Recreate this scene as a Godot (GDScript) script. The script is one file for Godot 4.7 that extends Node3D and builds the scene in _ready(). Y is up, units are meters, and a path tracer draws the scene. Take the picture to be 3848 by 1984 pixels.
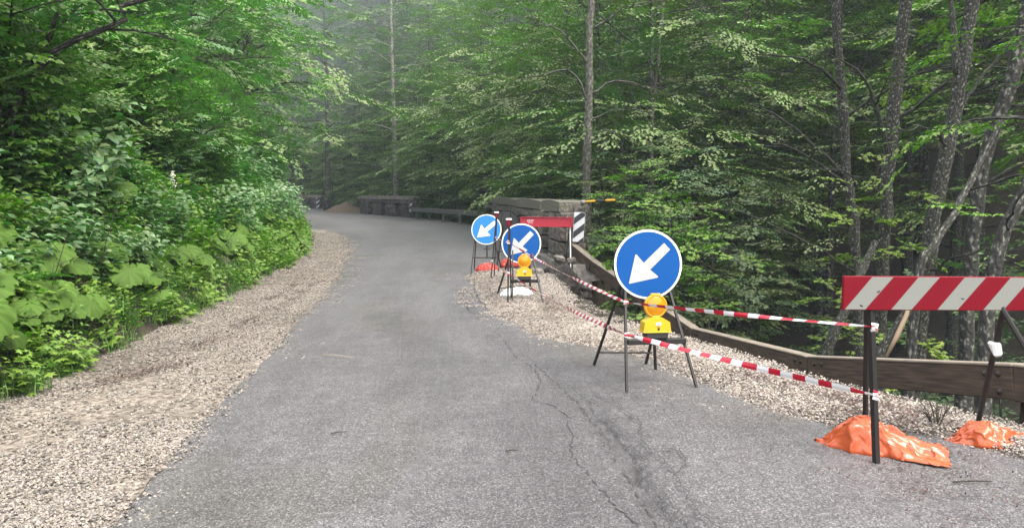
extends Node3D
# A mountain road narrowed by road works, forest all round. y up, metres; d = -z is the distance ahead, the road climbs 4 %.

var rng := RandomNumberGenerator.new()
var noise := FastNoiseLite.new()
var M := {}
var used := {}

# ------------------------------------------------------------------ mesh collector
class MB:
	var v := PackedVector3Array()
	var c := PackedColorArray()
	var u := PackedVector2Array()
	func tri(a: Vector3, b: Vector3, d: Vector3, col := Color.WHITE) -> void:
		v.push_back(a); v.push_back(b); v.push_back(d)
		c.push_back(col); c.push_back(col); c.push_back(col)
	func quad(a: Vector3, b: Vector3, d: Vector3, e: Vector3, col := Color.WHITE) -> void:
		tri(a, b, d, col); tri(a, d, e, col)
	func add(xf: Transform3D, o: MB) -> void:
		v.append_array(xf * o.v)
		c.append_array(o.c)
		if o.u.size() == o.v.size() and u.size() + o.u.size() == v.size(): u.append_array(o.u)
	func box(lo: Vector3, hi: Vector3, col := Color.WHITE) -> void:
		hull((lo + hi) / 2, hi - lo, 0.0, 0.0, null, col)
	# box with chamfered edges; jit moves its corners
	func hull(mid: Vector3, size: Vector3, ch: float, jit: float, r: RandomNumberGenerator, col := Color.WHITE, basis := Basis()) -> void:
		var h := size / 2
		var p := []
		for i in 8:
			var s := Vector3(1 if i & 1 else -1, 1 if i & 2 else -1, 1 if i & 4 else -1)
			var k := Vector3.ZERO
			if r: k = Vector3(r.randf_range(-jit, jit), r.randf_range(-jit, jit), r.randf_range(-jit, jit))
			var full := h * s + k
			p.append([mid + basis * (full - Vector3(0, s.y, s.z) * ch), mid + basis * (full - Vector3(s.x, 0, s.z) * ch), mid + basis * (full - Vector3(s.x, s.y, 0) * ch)])
		var f := [[0, 1, 0, 2, 6, 4], [0, 0, 1, 5, 7, 3]]
		face([p[0][0], p[4][0], p[6][0], p[2][0]], mid, col)
		face([p[1][0], p[3][0], p[7][0], p[5][0]], mid, col)
		face([p[0][1], p[1][1], p[5][1], p[4][1]], mid, col)
		face([p[2][1], p[6][1], p[7][1], p[3][1]], mid, col)
		face([p[0][2], p[2][2], p[3][2], p[1][2]], mid, col)
		face([p[4][2], p[5][2], p[7][2], p[6][2]], mid, col)
		if ch > 0.0:
			for i in 8:
				face(p[i], mid, col)
				for ax in 3:
					var j: int = i | (1 << ax)
					if j != i:
						var a1: int = (ax + 1) % 3
						var a2: int = (ax + 2) % 3
						face([p[i][a1], p[j][a1], p[j][a2], p[i][a2]], mid, col)
	# a convex face turned outwards (clockwise seen from outside)
	func face(q: Array, mid: Vector3, col := Color.WHITE) -> void:
		var n: Vector3 = (q[1] - q[0]).cross(q[2] - q[0])
		var out: Vector3 = (q[0] + q[2]) / 2 - mid
		for i in range(1, q.size() - 1):
			if n.dot(out) > 0: tri(q[0], q[i + 1], q[i], col)
			else: tri(q[0], q[i], q[i + 1], col)
	func tube(p: Array, r: Array, n: int, col := Color.WHITE, vs := 1.0) -> void:
		var rings := []
		var side := Vector3.ZERO
		var run := 0.0
		var runs := []
		for i in p.size():
			var t: Vector3 = (p[mini(i + 1, p.size() - 1)] - p[maxi(i - 1, 0)]).normalized()
			if side == Vector3.ZERO:
				side = t.cross(Vector3(0.31, 0.2, 0.93) if absf(t.z) < 0.9 else Vector3.UP).normalized()
			side = (side - t * side.dot(t)).normalized()
			var up := t.cross(side)
			var ring := []
			for k in n:
				var a := TAU * (k + 0.5) / n
				ring.append(p[i] + (side * cos(a) + up * sin(a)) * r[i])
			rings.append(ring)
			if i > 0: run += p[i].distance_to(p[i - 1])
			runs.append(run)
		for i in p.size() - 1:
			for k in n:
				var k2 := (k + 1) % n
				quad(rings[i][k], rings[i + 1][k], rings[i + 1][k2], rings[i][k2], col)
				var u0 := float(k) / n; var u1 := float(k + 1) / n
				var w0: float = runs[i] * vs; var w1: float = runs[i + 1] * vs
				for q in [Vector2(u0, w0), Vector2(u0, w1), Vector2(u1, w1), Vector2(u0, w0), Vector2(u1, w1), Vector2(u1, w0)]: u.push_back(q)
		for e in [0, p.size() - 1]:
			for k in range(1, n - 1):
				if e == 0: tri(rings[e][0], rings[e][k], rings[e][k + 1], col)
				else: tri(rings[e][0], rings[e][k + 1], rings[e][k], col)
				for q in 3: u.push_back(Vector2(0.5, runs[e] * vs))
	func lathe(prof: Array, n: int, col := Color.WHITE) -> void:   # prof of Vector2(radius, height) about y
		for i in prof.size() - 1:
			for k in n:
				var a := TAU * k / n; var b := TAU * (k + 1) / n
				var p0 := Vector3(cos(a) * prof[i].x, prof[i].y, sin(a) * prof[i].x)
				var p1 := Vector3(cos(b) * prof[i].x, prof[i].y, sin(b) * prof[i].x)
				var q0 := Vector3(cos(a) * prof[i + 1].x, prof[i + 1].y, sin(a) * prof[i + 1].x)
				var q1 := Vector3(cos(b) * prof[i + 1].x, prof[i + 1].y, sin(b) * prof[i + 1].x)
				if prof[i].x > 1e-5: tri(p0, p1, q1, col)
				if prof[i + 1].x > 1e-5: tri(p0, q1, q0, col)
	func ext(poly: PackedVector2Array, z0: float, z1: float, col := Color.WHITE) -> void:
		var ix := Geometry2D.triangulate_polygon(poly)
		for i in range(0, ix.size(), 3):
			var a := poly[ix[i]]; var b := poly[ix[i + 1]]; var d := poly[ix[i + 2]]
			var cc := (b - a).cross(d - a) < 0
			tri(Vector3(a.x, a.y, z1), Vector3(b.x, b.y, z1) if cc else Vector3(d.x, d.y, z1), Vector3(d.x, d.y, z1) if cc else Vector3(b.x, b.y, z1), col)
			tri(Vector3(a.x, a.y, z0), Vector3(d.x, d.y, z0) if cc else Vector3(b.x, b.y, z0), Vector3(b.x, b.y, z0) if cc else Vector3(d.x, d.y, z0), col)
		var ccw := not Geometry2D.is_polygon_clockwise(poly)
		for i in poly.size():
			var a := poly[i]; var b := poly[(i + 1) % poly.size()]
			if ccw: quad(Vector3(a.x, a.y, z0), Vector3(a.x, a.y, z1), Vector3(b.x, b.y, z1), Vector3(b.x, b.y, z0), col)
			else: quad(Vector3(b.x, b.y, z0), Vector3(b.x, b.y, z1), Vector3(a.x, a.y, z1), Vector3(a.x, a.y, z0), col)
	func mesh(smooth := false) -> ArrayMesh:
		var arr := []
		arr.resize(Mesh.ARRAY_MAX)
		arr[Mesh.ARRAY_VERTEX] = v
		arr[Mesh.ARRAY_COLOR] = c
		if u.size() == v.size(): arr[Mesh.ARRAY_TEX_UV] = u
		if smooth:
			var st := SurfaceTool.new()
			st.create_from_arrays(arr)
			st.generate_normals()
			return st.commit()
		var m := ArrayMesh.new()
		m.add_surface_from_arrays(Mesh.PRIMITIVE_TRIANGLES, arr)
		return m

# ------------------------------------------------------------------ nodes
func numbered(called: String) -> String:
	if not used.has(called):
		used[called] = 0
		return called
	used[called] += 1
	return "%s_%03d" % [called, used[called]]

func tag(o: Node, label := "", category := "", group := "", kind := "") -> Node:
	if label: o.set_meta("label", label)
	if category: o.set_meta("category", category)
	if group: o.set_meta("group", group)
	if kind: o.set_meta("kind", kind)
	return o

func thing(called: String, label: String, category: String, at := Vector3.ZERO, turn := 0.0, group := "") -> Node3D:
	var o := Node3D.new()
	o.name = numbered(called)
	add_child(o)
	o.position = at
	o.rotation.y = turn
	tag(o, label, category, group)
	return o

func part(called: String, mesh: Mesh, mat: Material, parent: Node, at := Vector3.ZERO) -> MeshInstance3D:
	var o := MeshInstance3D.new()
	o.mesh = mesh
	o.material_override = mat
	if parent == self: o.name = numbered(called)
	else: o.name = called
	parent.add_child(o, true)
	o.position = at
	return o

func whole(called: String, mesh: Mesh, mat: Material, label: String, category: String, group := "") -> MeshInstance3D:
	var o := part(called, mesh, mat, self)
	tag(o, label, category, group)
	return o

func copy(o: Node3D, at: Vector3, turn: float, scl := 1.0, label := "", group := "") -> Node3D:
	var c: Node3D = o.duplicate()
	c.name = numbered(str(o.name).rstrip("0123456789").trim_suffix("_"))
	add_child(c)
	c.position = at
	c.rotation = Vector3(0, turn, 0)
	c.scale = Vector3.ONE * scl
	if label: c.set_meta("label", label)
	if group: c.set_meta("group", group)
	return c

func scatter(called: String, mesh: Mesh, mat: Material, xfs: Array, label: String, category: String, parent: Node = self) -> MultiMeshInstance3D:
	var mm := MultiMesh.new()
	mm.transform_format = MultiMesh.TRANSFORM_3D
	mm.mesh = mesh
	mm.instance_count = xfs.size()
	for i in xfs.size(): mm.set_instance_transform(i, xfs[i])
	var o := MultiMeshInstance3D.new()
	o.multimesh = mm
	o.material_override = mat
	o.name = numbered(called) if parent == self else called
	parent.add_child(o, true)
	tag(o, label, category, "", "stuff")
	return o

# ------------------------------------------------------------------ materials
func lin(r: float, g: float, b: float) -> Color:
	return Color(r, g, b).linear_to_srgb()

func mat(name_: String, r: float, g: float, b: float, rough := 0.8, metal := 0.0, vc := false) -> StandardMaterial3D:
	var m := StandardMaterial3D.new()
	m.resource_name = name_
	m.albedo_color = lin(r, g, b)
	m.roughness = rough
	m.metallic = metal
	m.vertex_color_use_as_albedo = vc
	M[name_] = m
	return m

func ramp(stops: Array) -> Gradient:
	var g := Gradient.new()
	var o := PackedFloat32Array(); var c := PackedColorArray()
	for s in stops:
		o.append(s[0]); c.append(lin(s[1], s[2], s[3]))
	g.offsets = o; g.colors = c
	return g

func ntex(seed_: int, type: int, freq: float, oct: int, size: int, stops: Array = [], cell := -1) -> NoiseTexture2D:
	var n := FastNoiseLite.new()
	n.seed = seed_
	n.noise_type = type
	n.frequency = freq
	n.fractal_type = FastNoiseLite.FRACTAL_FBM if oct > 1 else FastNoiseLite.FRACTAL_NONE
	n.fractal_octaves = oct
	if cell >= 0: n.cellular_return_type = cell
	var t := NoiseTexture2D.new()
	t.width = size; t.height = size
	t.seamless = true
	t.generate_mipmaps = false
	t.noise = n
	if stops: t.color_ramp = ramp(stops)
	return t

func tri_map(m: StandardMaterial3D, s: float) -> void:
	m.uv1_triplanar = true
	m.uv1_world_triplanar = true
	m.uv1_scale = Vector3.ONE * s

func leaf_mat(name_: String, r: float, g: float, b: float, back: Color, rough := 0.5) -> StandardMaterial3D:
	var m := mat(name_, r, g, b, rough, 0.0, true)
	m.backlight_enabled = true
	m.backlight = back
	m.metallic_specular = 0.5
	return m

func materials() -> void:
	var SIM := FastNoiseLite.TYPE_SIMPLEX_SMOOTH
	var CEL := FastNoiseLite.TYPE_CELLULAR
	var m := mat("asphalt", 1, 1, 1, 0.5, 0.0, true)
	m.albedo_texture = ntex(3, CEL, 0.16, 1, 1024, [[0.0, 0.064, 0.060, 0.060], [0.4, 0.112, 0.105, 0.105], [0.75, 0.158, 0.147, 0.146], [0.9, 0.215, 0.20, 0.197], [1.0, 0.35, 0.33, 0.32]], FastNoiseLite.RETURN_CELL_VALUE)
	m.heightmap_enabled = true
	m.heightmap_texture = ntex(3, CEL, 0.16, 1, 1024, [], FastNoiseLite.RETURN_DISTANCE2_SUB)
	m.heightmap_scale = 0.8
	m.detail_enabled = true
	m.detail_blend_mode = BaseMaterial3D.BLEND_MODE_MUL
	m.detail_uv_layer = BaseMaterial3D.DETAIL_UV_1
	m.detail_albedo = ntex(9, SIM, 0.012, 4, 512, [[0.0, 0.72, 0.71, 0.72], [0.5, 0.86, 0.85, 0.86], [1.0, 1, 1, 1]])
	m.uv1_scale = Vector3(0.8, 0.8, 1)
	mat("crack", 0.035, 0.034, 0.035, 0.9)
	m = mat("gravel_bed", 1, 1, 1, 0.85, 0.0, true)
	m.albedo_texture = ntex(5, CEL, 0.05, 1, 512, [[0.0, 0.11, 0.09, 0.075], [0.3, 0.21, 0.178, 0.15], [0.65, 0.30, 0.255, 0.22], [1.0, 0.45, 0.40, 0.355]], FastNoiseLite.RETURN_CELL_VALUE)
	m.heightmap_enabled = true
	m.heightmap_texture = ntex(5, CEL, 0.05, 1, 512, [], FastNoiseLite.RETURN_DISTANCE)
	m.heightmap_flip_texture = true
	m.heightmap_scale = 1.6
	m.uv1_scale = Vector3(1.25, 1.25, 1)
	m = m.duplicate(); M["gravel_bed_pale"] = m
	m.resource_name = "gravel_bed_pale"
	m.albedo_color = Color(1, 1, 1)
	m.albedo_texture = ntex(5, CEL, 0.05, 1, 512, [[0.0, 0.12, 0.10, 0.083], [0.3, 0.24, 0.205, 0.175], [0.65, 0.34, 0.295, 0.255], [1.0, 0.50, 0.45, 0.40]], FastNoiseLite.RETURN_CELL_VALUE)
	mat("stone_chips_pale", 0.44, 0.385, 0.335, 0.8, 0.0, true)
	mat("stone_chips", 0.335, 0.298, 0.258, 0.8, 0.0, true)
	m = mat("soil", 1, 1, 1, 0.95)
	m.albedo_texture = ntex(6, SIM, 0.02, 5, 512, [[0.0, 0.016, 0.013, 0.009], [0.5, 0.035, 0.027, 0.018], [0.75, 0.06, 0.045, 0.028], [1.0, 0.03, 0.045, 0.015]])
	tri_map(m, 0.4)
	m = mat("dark_soil", 1, 1, 1, 0.95)
	m.albedo_texture = ntex(16, SIM, 0.03, 5, 256, [[0.0, 0.012, 0.01, 0.009], [0.55, 0.035, 0.029, 0.026], [1.0, 0.10, 0.085, 0.075]])
	tri_map(m, 1.3)
	m = mat("bark", 1, 1, 1, 0.9)
	m.albedo_texture = ntex(7, SIM, 0.03, 6, 512, [[0.0, 0.008, 0.008, 0.006], [0.3, 0.015, 0.014, 0.011], [0.5, 0.030, 0.028, 0.021], [0.66, 0.038, 0.041, 0.027], [0.73, 0.13, 0.13, 0.11], [1.0, 0.34, 0.335, 0.30]])
	m.uv1_scale = Vector3(1, 0.95, 1)
	m.heightmap_enabled = true
	m.heightmap_texture = ntex(8, SIM, 0.03, 4, 256)
	m.heightmap_scale = 2.0
	m = m.duplicate(); M["bark_dark"] = m
	m.resource_name = "bark_dark"
	m.albedo_texture = ntex(7, SIM, 0.022, 5, 256, [[0.0, 0.012, 0.011, 0.010], [0.5, 0.032, 0.03, 0.025], [0.66, 0.055, 0.054, 0.042], [0.74, 0.16, 0.155, 0.13], [1.0, 0.24, 0.235, 0.2]])
	m = m.duplicate(); M["bark_pale"] = m
	m.resource_name = "bark_pale"
	m.albedo_texture = ntex(11, SIM, 0.02, 5, 256, [[0.0, 0.06, 0.055, 0.045], [0.4, 0.13, 0.125, 0.105], [0.6, 0.23, 0.22, 0.185], [1.0, 0.40, 0.39, 0.33]])
	m = m.duplicate(); M["bark_grey"] = m
	m.resource_name = "bark_grey"
	m.albedo_texture = ntex(12, SIM, 0.03, 5, 256, [[0.0, 0.035, 0.032, 0.026], [0.45, 0.075, 0.07, 0.056], [0.65, 0.12, 0.115, 0.095], [1.0, 0.30, 0.29, 0.25]])
	mat("twig", 0.035, 0.028, 0.02, 0.9)
	mat("dry_wood", 0.24, 0.20, 0.16, 0.9)
	mat("split_wood", 0.27, 0.19, 0.12, 0.8)
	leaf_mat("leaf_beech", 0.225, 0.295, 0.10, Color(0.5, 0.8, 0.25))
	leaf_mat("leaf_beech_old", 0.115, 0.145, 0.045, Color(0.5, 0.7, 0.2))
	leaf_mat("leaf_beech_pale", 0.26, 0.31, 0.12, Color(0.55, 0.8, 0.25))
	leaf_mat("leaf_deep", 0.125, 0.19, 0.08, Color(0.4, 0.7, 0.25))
	leaf_mat("leaf_fresh", 0.21, 0.34, 0.05, Color(0.55, 0.85, 0.15))
	leaf_mat("leaf_yellow", 0.24, 0.33, 0.05, Color(0.65, 0.85, 0.15))
	leaf_mat("leaf_maple", 0.245, 0.37, 0.115, Color(0.5, 0.85, 0.2), 0.42)
	leaf_mat("leaf_elder", 0.185, 0.30, 0.125, Color(0.45, 0.8, 0.3), 0.38)
	leaf_mat("leaf_herb", 0.17, 0.31, 0.055, Color(0.5, 0.85, 0.18), 0.42)
	leaf_mat("leaf_butterbur", 0.105, 0.19, 0.034, Color(0.4, 0.65, 0.12), 0.6)
	M["leaf_butterbur"].metallic_specular = 0.25
	leaf_mat("leaf_fern", 0.15, 0.29, 0.06, Color(0.5, 0.85, 0.18), 0.5)
	leaf_mat("leaf_grass", 0.15, 0.27, 0.06, Color(0.5, 0.8, 0.18), 0.5)
	mat("blossom", 0.62, 0.60, 0.50, 0.8)
	mat("leaf_litter", 0.095, 0.048, 0.038, 0.9, 0.0, true)
	m = mat("sign_blue", 0.001, 0.064, 0.25, 0.45)
	m.metallic_specular = 0.3
	m.detail_enabled = false
	m.detail_blend_mode = BaseMaterial3D.BLEND_MODE_MIX
	m.detail_mask = ntex(77, SIM, 0.008, 5, 256, [[0.0, 0.0, 0.0, 0.0], [0.5, 0.0, 0.0, 0.0], [0.8, 0.004, 0.004, 0.004], [1.0, 0.02, 0.02, 0.02]])
	m.detail_albedo = ntex(78, SIM, 0.02, 3, 64, [[0.0, 0.25, 0.3, 0.36], [1.0, 0.35, 0.38, 0.42]])
	m.heightmap_enabled = true
	m.heightmap_texture = ntex(21, CEL, 0.06, 1, 256, [], FastNoiseLite.RETURN_DISTANCE2_SUB)
	m.heightmap_scale = 0.06
	tri_map(m, 6.0)
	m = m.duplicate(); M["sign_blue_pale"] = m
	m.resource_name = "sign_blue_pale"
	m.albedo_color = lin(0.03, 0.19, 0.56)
	mat("arrow_white", 0.42, 0.42, 0.415, 0.4)
	mat("sign_white", 0.78, 0.78, 0.76, 0.4)
	mat("sign_grey", 0.022, 0.023, 0.026, 0.6, 0.3)
	mat("frame_metal", 0.022, 0.019, 0.018, 0.55, 0.3)
	mat("red", 0.15, 0.001, 0.008, 0.55).metallic_specular = 0.3
	mat("red_back", 0.34, 0.006, 0.022, 0.5)
	mat("board_white", 0.19, 0.19, 0.168, 0.6)
	mat("lamp_yellow", 0.56, 0.36, 0.008, 0.4)
	mat("lamp_black", 0.02, 0.02, 0.02, 0.5)
	m = mat("lens_amber", 0.70, 0.36, 0.008, 0.18)
	m.backlight_enabled = true
	m.backlight = Color(0.9, 0.6, 0.1)
	m.clearcoat_enabled = true; m.clearcoat = 0.6; m.clearcoat_roughness = 0.1
	m.heightmap_enabled = true
	m.heightmap_texture = ntex(22, CEL, 0.08, 1, 128, [], FastNoiseLite.RETURN_DISTANCE)
	m.heightmap_scale = 0.1
	tri_map(m, 8.0)
	mat("rim_amber", 0.66, 0.27, 0.006, 0.3)
	mat("sticker", 0.6, 0.6, 0.62, 0.5)
	mat("print_blue", 0.12, 0.16, 0.3, 0.5)
	m = mat("pvc_orange", 0.43, 0.080, 0.024, 0.30)
	m.albedo_texture = ntex(71, SIM, 0.012, 5, 256, [[0.0, 0.62, 0.58, 0.52], [0.35, 0.92, 0.92, 0.92], [0.7, 1.0, 1.0, 1.0], [1.0, 1.0, 1.0, 1.0]])
	tri_map(m, 2.2)
	mat("pvc_red", 0.50, 0.055, 0.035, 0.4)
	mat("sack_white", 0.72, 0.76, 0.73, 0.6)
	mat("tape", 1, 1, 1, 0.35, 0.0, true).backlight_enabled = true
	M["tape"].backlight = Color(0.5, 0.5, 0.5)
	m = mat("timber", 1, 1, 1, 0.8)
	m.albedo_texture = ntex(31, SIM, 0.02, 5, 256, [[0.0, 0.030, 0.018, 0.012], [0.5, 0.060, 0.038, 0.026], [1.0, 0.11, 0.074, 0.052]])
	m.uv1_triplanar = true
	m.uv1_scale = Vector3(0.5, 6.0, 6.0)
	m = m.duplicate(); M["timber_top"] = m
	m.resource_name = "timber_top"
	m.albedo_texture = ntex(32, SIM, 0.02, 5, 256, [[0.0, 0.11, 0.085, 0.065], [0.5, 0.19, 0.155, 0.12], [1.0, 0.27, 0.225, 0.18]])
	mat("bolt", 0.045, 0.036, 0.032, 0.5, 0.5)
	for k in 3:
		m = mat("stone_%d" % k, 1, 1, 1, 0.9)
		var f: float = [0.45, 0.55, 0.7][k]
		m.albedo_texture = ntex(41 + k, SIM, 0.02, 5, 256, [[0.0, 0.075 * f, 0.060 * f, 0.047 * f], [0.4, 0.171 * f, 0.146 * f, 0.124 * f], [0.65, 0.295 * f, 0.256 * f, 0.217 * f], [1.0, 0.465 * f, 0.411 * f, 0.341 * f]])
		m.heightmap_enabled = true
		m.heightmap_texture = ntex(51 + k, SIM, 0.03, 5, 256)
		m.heightmap_scale = 3.0
		tri_map(m, 1.1)
	m = M["stone_0"].duplicate(); M["stone_dark"] = m
	m.resource_name = "stone_dark"
	m.albedo_texture = ntex(61, SIM, 0.02, 5, 256, [[0.0, 0.022, 0.019, 0.020], [0.5, 0.055, 0.047, 0.046], [1.0, 0.14, 0.12, 0.11]])
	m = M["stone_1"].duplicate(); M["concrete"] = m
	m.resource_name = "concrete"
	m.albedo_texture = ntex(62, SIM, 0.015, 5, 256, [[0.0, 0.12, 0.10, 0.09], [0.5, 0.21, 0.185, 0.165], [1.0, 0.33, 0.29, 0.26]])
	m.heightmap_scale = 0.8
	m = M["stone_1"].duplicate(); M["cap_stone"] = m
	m.resource_name = "cap_stone"
	m.albedo_texture = ntex(63, SIM, 0.03, 5, 256, [[0.0, 0.055, 0.047, 0.036], [0.45, 0.13, 0.115, 0.095], [0.6, 0.20, 0.18, 0.155], [0.7, 0.085, 0.09, 0.035], [1.0, 0.24, 0.215, 0.19]])
	mat("hazard_black", 0.018, 0.018, 0.022, 0.5)
	mat("hazard_white", 0.55, 0.55, 0.56, 0.5)
	mat("bar_yellow", 0.75, 0.36, 0.012, 0.4)
	mat("galvanised", 0.35, 0.36, 0.37, 0.4, 0.8)
	mat("rail_grey", 0.075, 0.08, 0.075, 0.6)
	mat("mound", 0.12, 0.085, 0.062, 0.95)

# ------------------------------------------------------------------ terrain
func poly(l: Array, d: float) -> float:
	if d <= l[0].x: return l[0].y
	for i in l.size() - 1:
		if d <= l[i + 1].x: return lerpf(l[i].y, l[i + 1].y, (d - l[i].x) / (l[i + 1].x - l[i].x))
	return l[-1].y

func pv(flat: Array) -> Array:
	var o := []
	for i in range(0, flat.size(), 2): o.append(Vector2(flat[i], flat[i + 1]))
	return o

var BLp := pv([-30, -3.0, 0, -3.35, 3.5, -3.55, 5.4, -3.74, 6.5, -3.85, 9, -4.04, 11.8, -4.36, 18.4, -5.1, 26.5, -7.3, 32, -9.0, 36, -10.6, 50, -16.2, 73, -26, 90, -35, 130, -62, 170, -95, 240, -150])
var BRp := pv([-30, 4.2, 0, 3.9, 3.5, 3.9, 4.6, 3.8, 5.3, 3.4, 6.5, 2.6, 7.7, 2.2, 8.5, 1.8, 10.4, 1.2, 12, 0.87, 14.9, 0.72, 15.3, 0.76, 15.5, 1.75, 16.3, 1.75, 34.6, -0.5, 49, -5.6, 60, -11.6, 79, -19.6, 88, -24.6, 130, -52, 170, -85, 240, -140])
var ALp := pv([-30, -1.5, 0, -1.7, 3.5, -1.94, 6, -2.24, 9.55, -2.71, 14.8, -3.46, 21, -4.6, 26.5, -6.1, 32, -8.0, 36, -9.5, 50, -15.4, 73, -25.2, 90, -34, 130, -61, 170, -94])
var GRp := pv([-30, 3.7, 3.6, 3.7, 4.0, 3.45, 4.84, 2.91, 5.1, 2.3, 5.9, 1.86, 6.5, 1.65, 7.2, 1.42, 7.6, 1.12, 7.9, 0.8, 8.3, 0.42, 9.06, 0.16, 10.3, -0.16, 12.3, -0.36, 14.2, -0.8, 15.5, -0.5, 16.4, 0.5, 19, 0.75, 34.6, -1.4, 49, -6.6, 60, -12.5, 88, -25.6, 130, -53, 170, -86])
var CRp := pv([2, 0.98, 3.5, 0.82, 4.03, 0.73, 4.7, 0.69, 5.6, 0.58, 6.6, 0.4, 7.6, 0.0, 10.2, -0.59, 13.1, -0.97, 16, -1.2])

func BL(d: float) -> float: return poly(BLp, d)
func BR(d: float) -> float: return poly(BRp, d)
func sl(d: float) -> float: return 0.04 * d

func ground(x: float, d: float) -> float:
	var l := BL(d); var r := BR(d)
	var s := sl(d)
	var n := noise.get_noise_2d(x * 6.0, d * 6.0)
	if x < l:
		var t := l - x
		return s + 0.22 * smoothstep(0.0, 0.3, t) + 0.82 * minf(t, 10.0) + 0.45 * maxf(t - 10.0, 0.0) + n * 0.35 * minf(t, 1.5)
	if x > r:
		var t := x - r
		var far := smoothstep(35.0, 85.0, d)      # the ravine narrows towards its head
		var v := -0.45 * smoothstep(0.0, 0.3, t) - 0.8 * minf(t, lerpf(9.0, 2.5, far))
		v += lerpf(0.95, 1.05, far) * maxf(minf(t, 85.0) - lerpf(15.0, 5.0, far), 0.0)
		return s + v + n * 0.5 * minf(t, 2.0)
	return s - 0.06

func terrain() -> void:
	var lt := [0.0, 0.1, 0.2, 0.3, 0.5, 0.8, 1.2, 1.8, 2.6, 3.6, 5, 7, 10, 14, 20, 30, 45, 70]
	var rt := [0.0, 0.1, 0.2, 0.3, 0.6, 1, 1.5, 2.2, 3, 4, 5.5, 7.5, 10, 12, 14, 16, 18, 21, 25, 30, 36, 44, 54, 66, 80, 110]
	var ds := []
	var d := -30.0
	while d < 240.0:
		ds.append(d)
		d += 4.0 if d < -1.0 else (0.2 if d < 12.0 else (0.1 if d < 17.0 else maxf(0.3, d * 0.02)))
	var rows := []
	for dd in ds:
		var row := PackedVector3Array()
		var l := BL(dd); var r := BR(dd)
		for i in range(lt.size() - 1, -1, -1):
			var x: float = l - lt[i]
			row.append(Vector3(x, ground(x - 1e-4, dd), -dd))
		row.append(Vector3(l + 0.12, sl(dd) - 0.14, -dd))
		row.append(Vector3((l + r) / 2, sl(dd) - 0.14, -dd))
		row.append(Vector3(r - 0.06, sl(dd) - 0.14, -dd))
		for i in rt.size():
			var x: float = r + rt[i]
			row.append(Vector3(x, ground(x + 1e-4, dd), -dd))
		rows.append(row)
	var b := MB.new()
	for i in rows.size() - 1:
		for j in rows[i].size() - 1:
			b.quad(rows[i][j], rows[i + 1][j], rows[i + 1][j + 1], rows[i][j + 1])
	var o := part("forest_ground", b.mesh(true), M.soil, self)
	tag(o, "dark forest floor, leafy bank on the left and ravine on the right", "ground", "", "structure")

# groove of the long crack: depth and damage at an offset across it
func crack_at(d: float) -> float:
	return poly(CRp, d) + 0.035 * noise.get_noise_2d(d * 220.0, 7.0) + 0.04 * noise.get_noise_2d(d * 70.0, 7.0) + 0.06 * noise.get_noise_2d(d * 25.0, 90.0)

func crack_power(d: float) -> float:
	return clampf(smoothstep(2.0, 3.3, d) * (1.0 - smoothstep(5.2, 6.6, d)) + 0.35 * smoothstep(5.0, 6.0, d) * (1.0 - smoothstep(7.5, 8.5, d)) + 0.95 * smoothstep(9.4, 10.2, d) * (1.0 - smoothstep(12.2, 13.4, d)), 0.0, 1.0)

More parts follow.
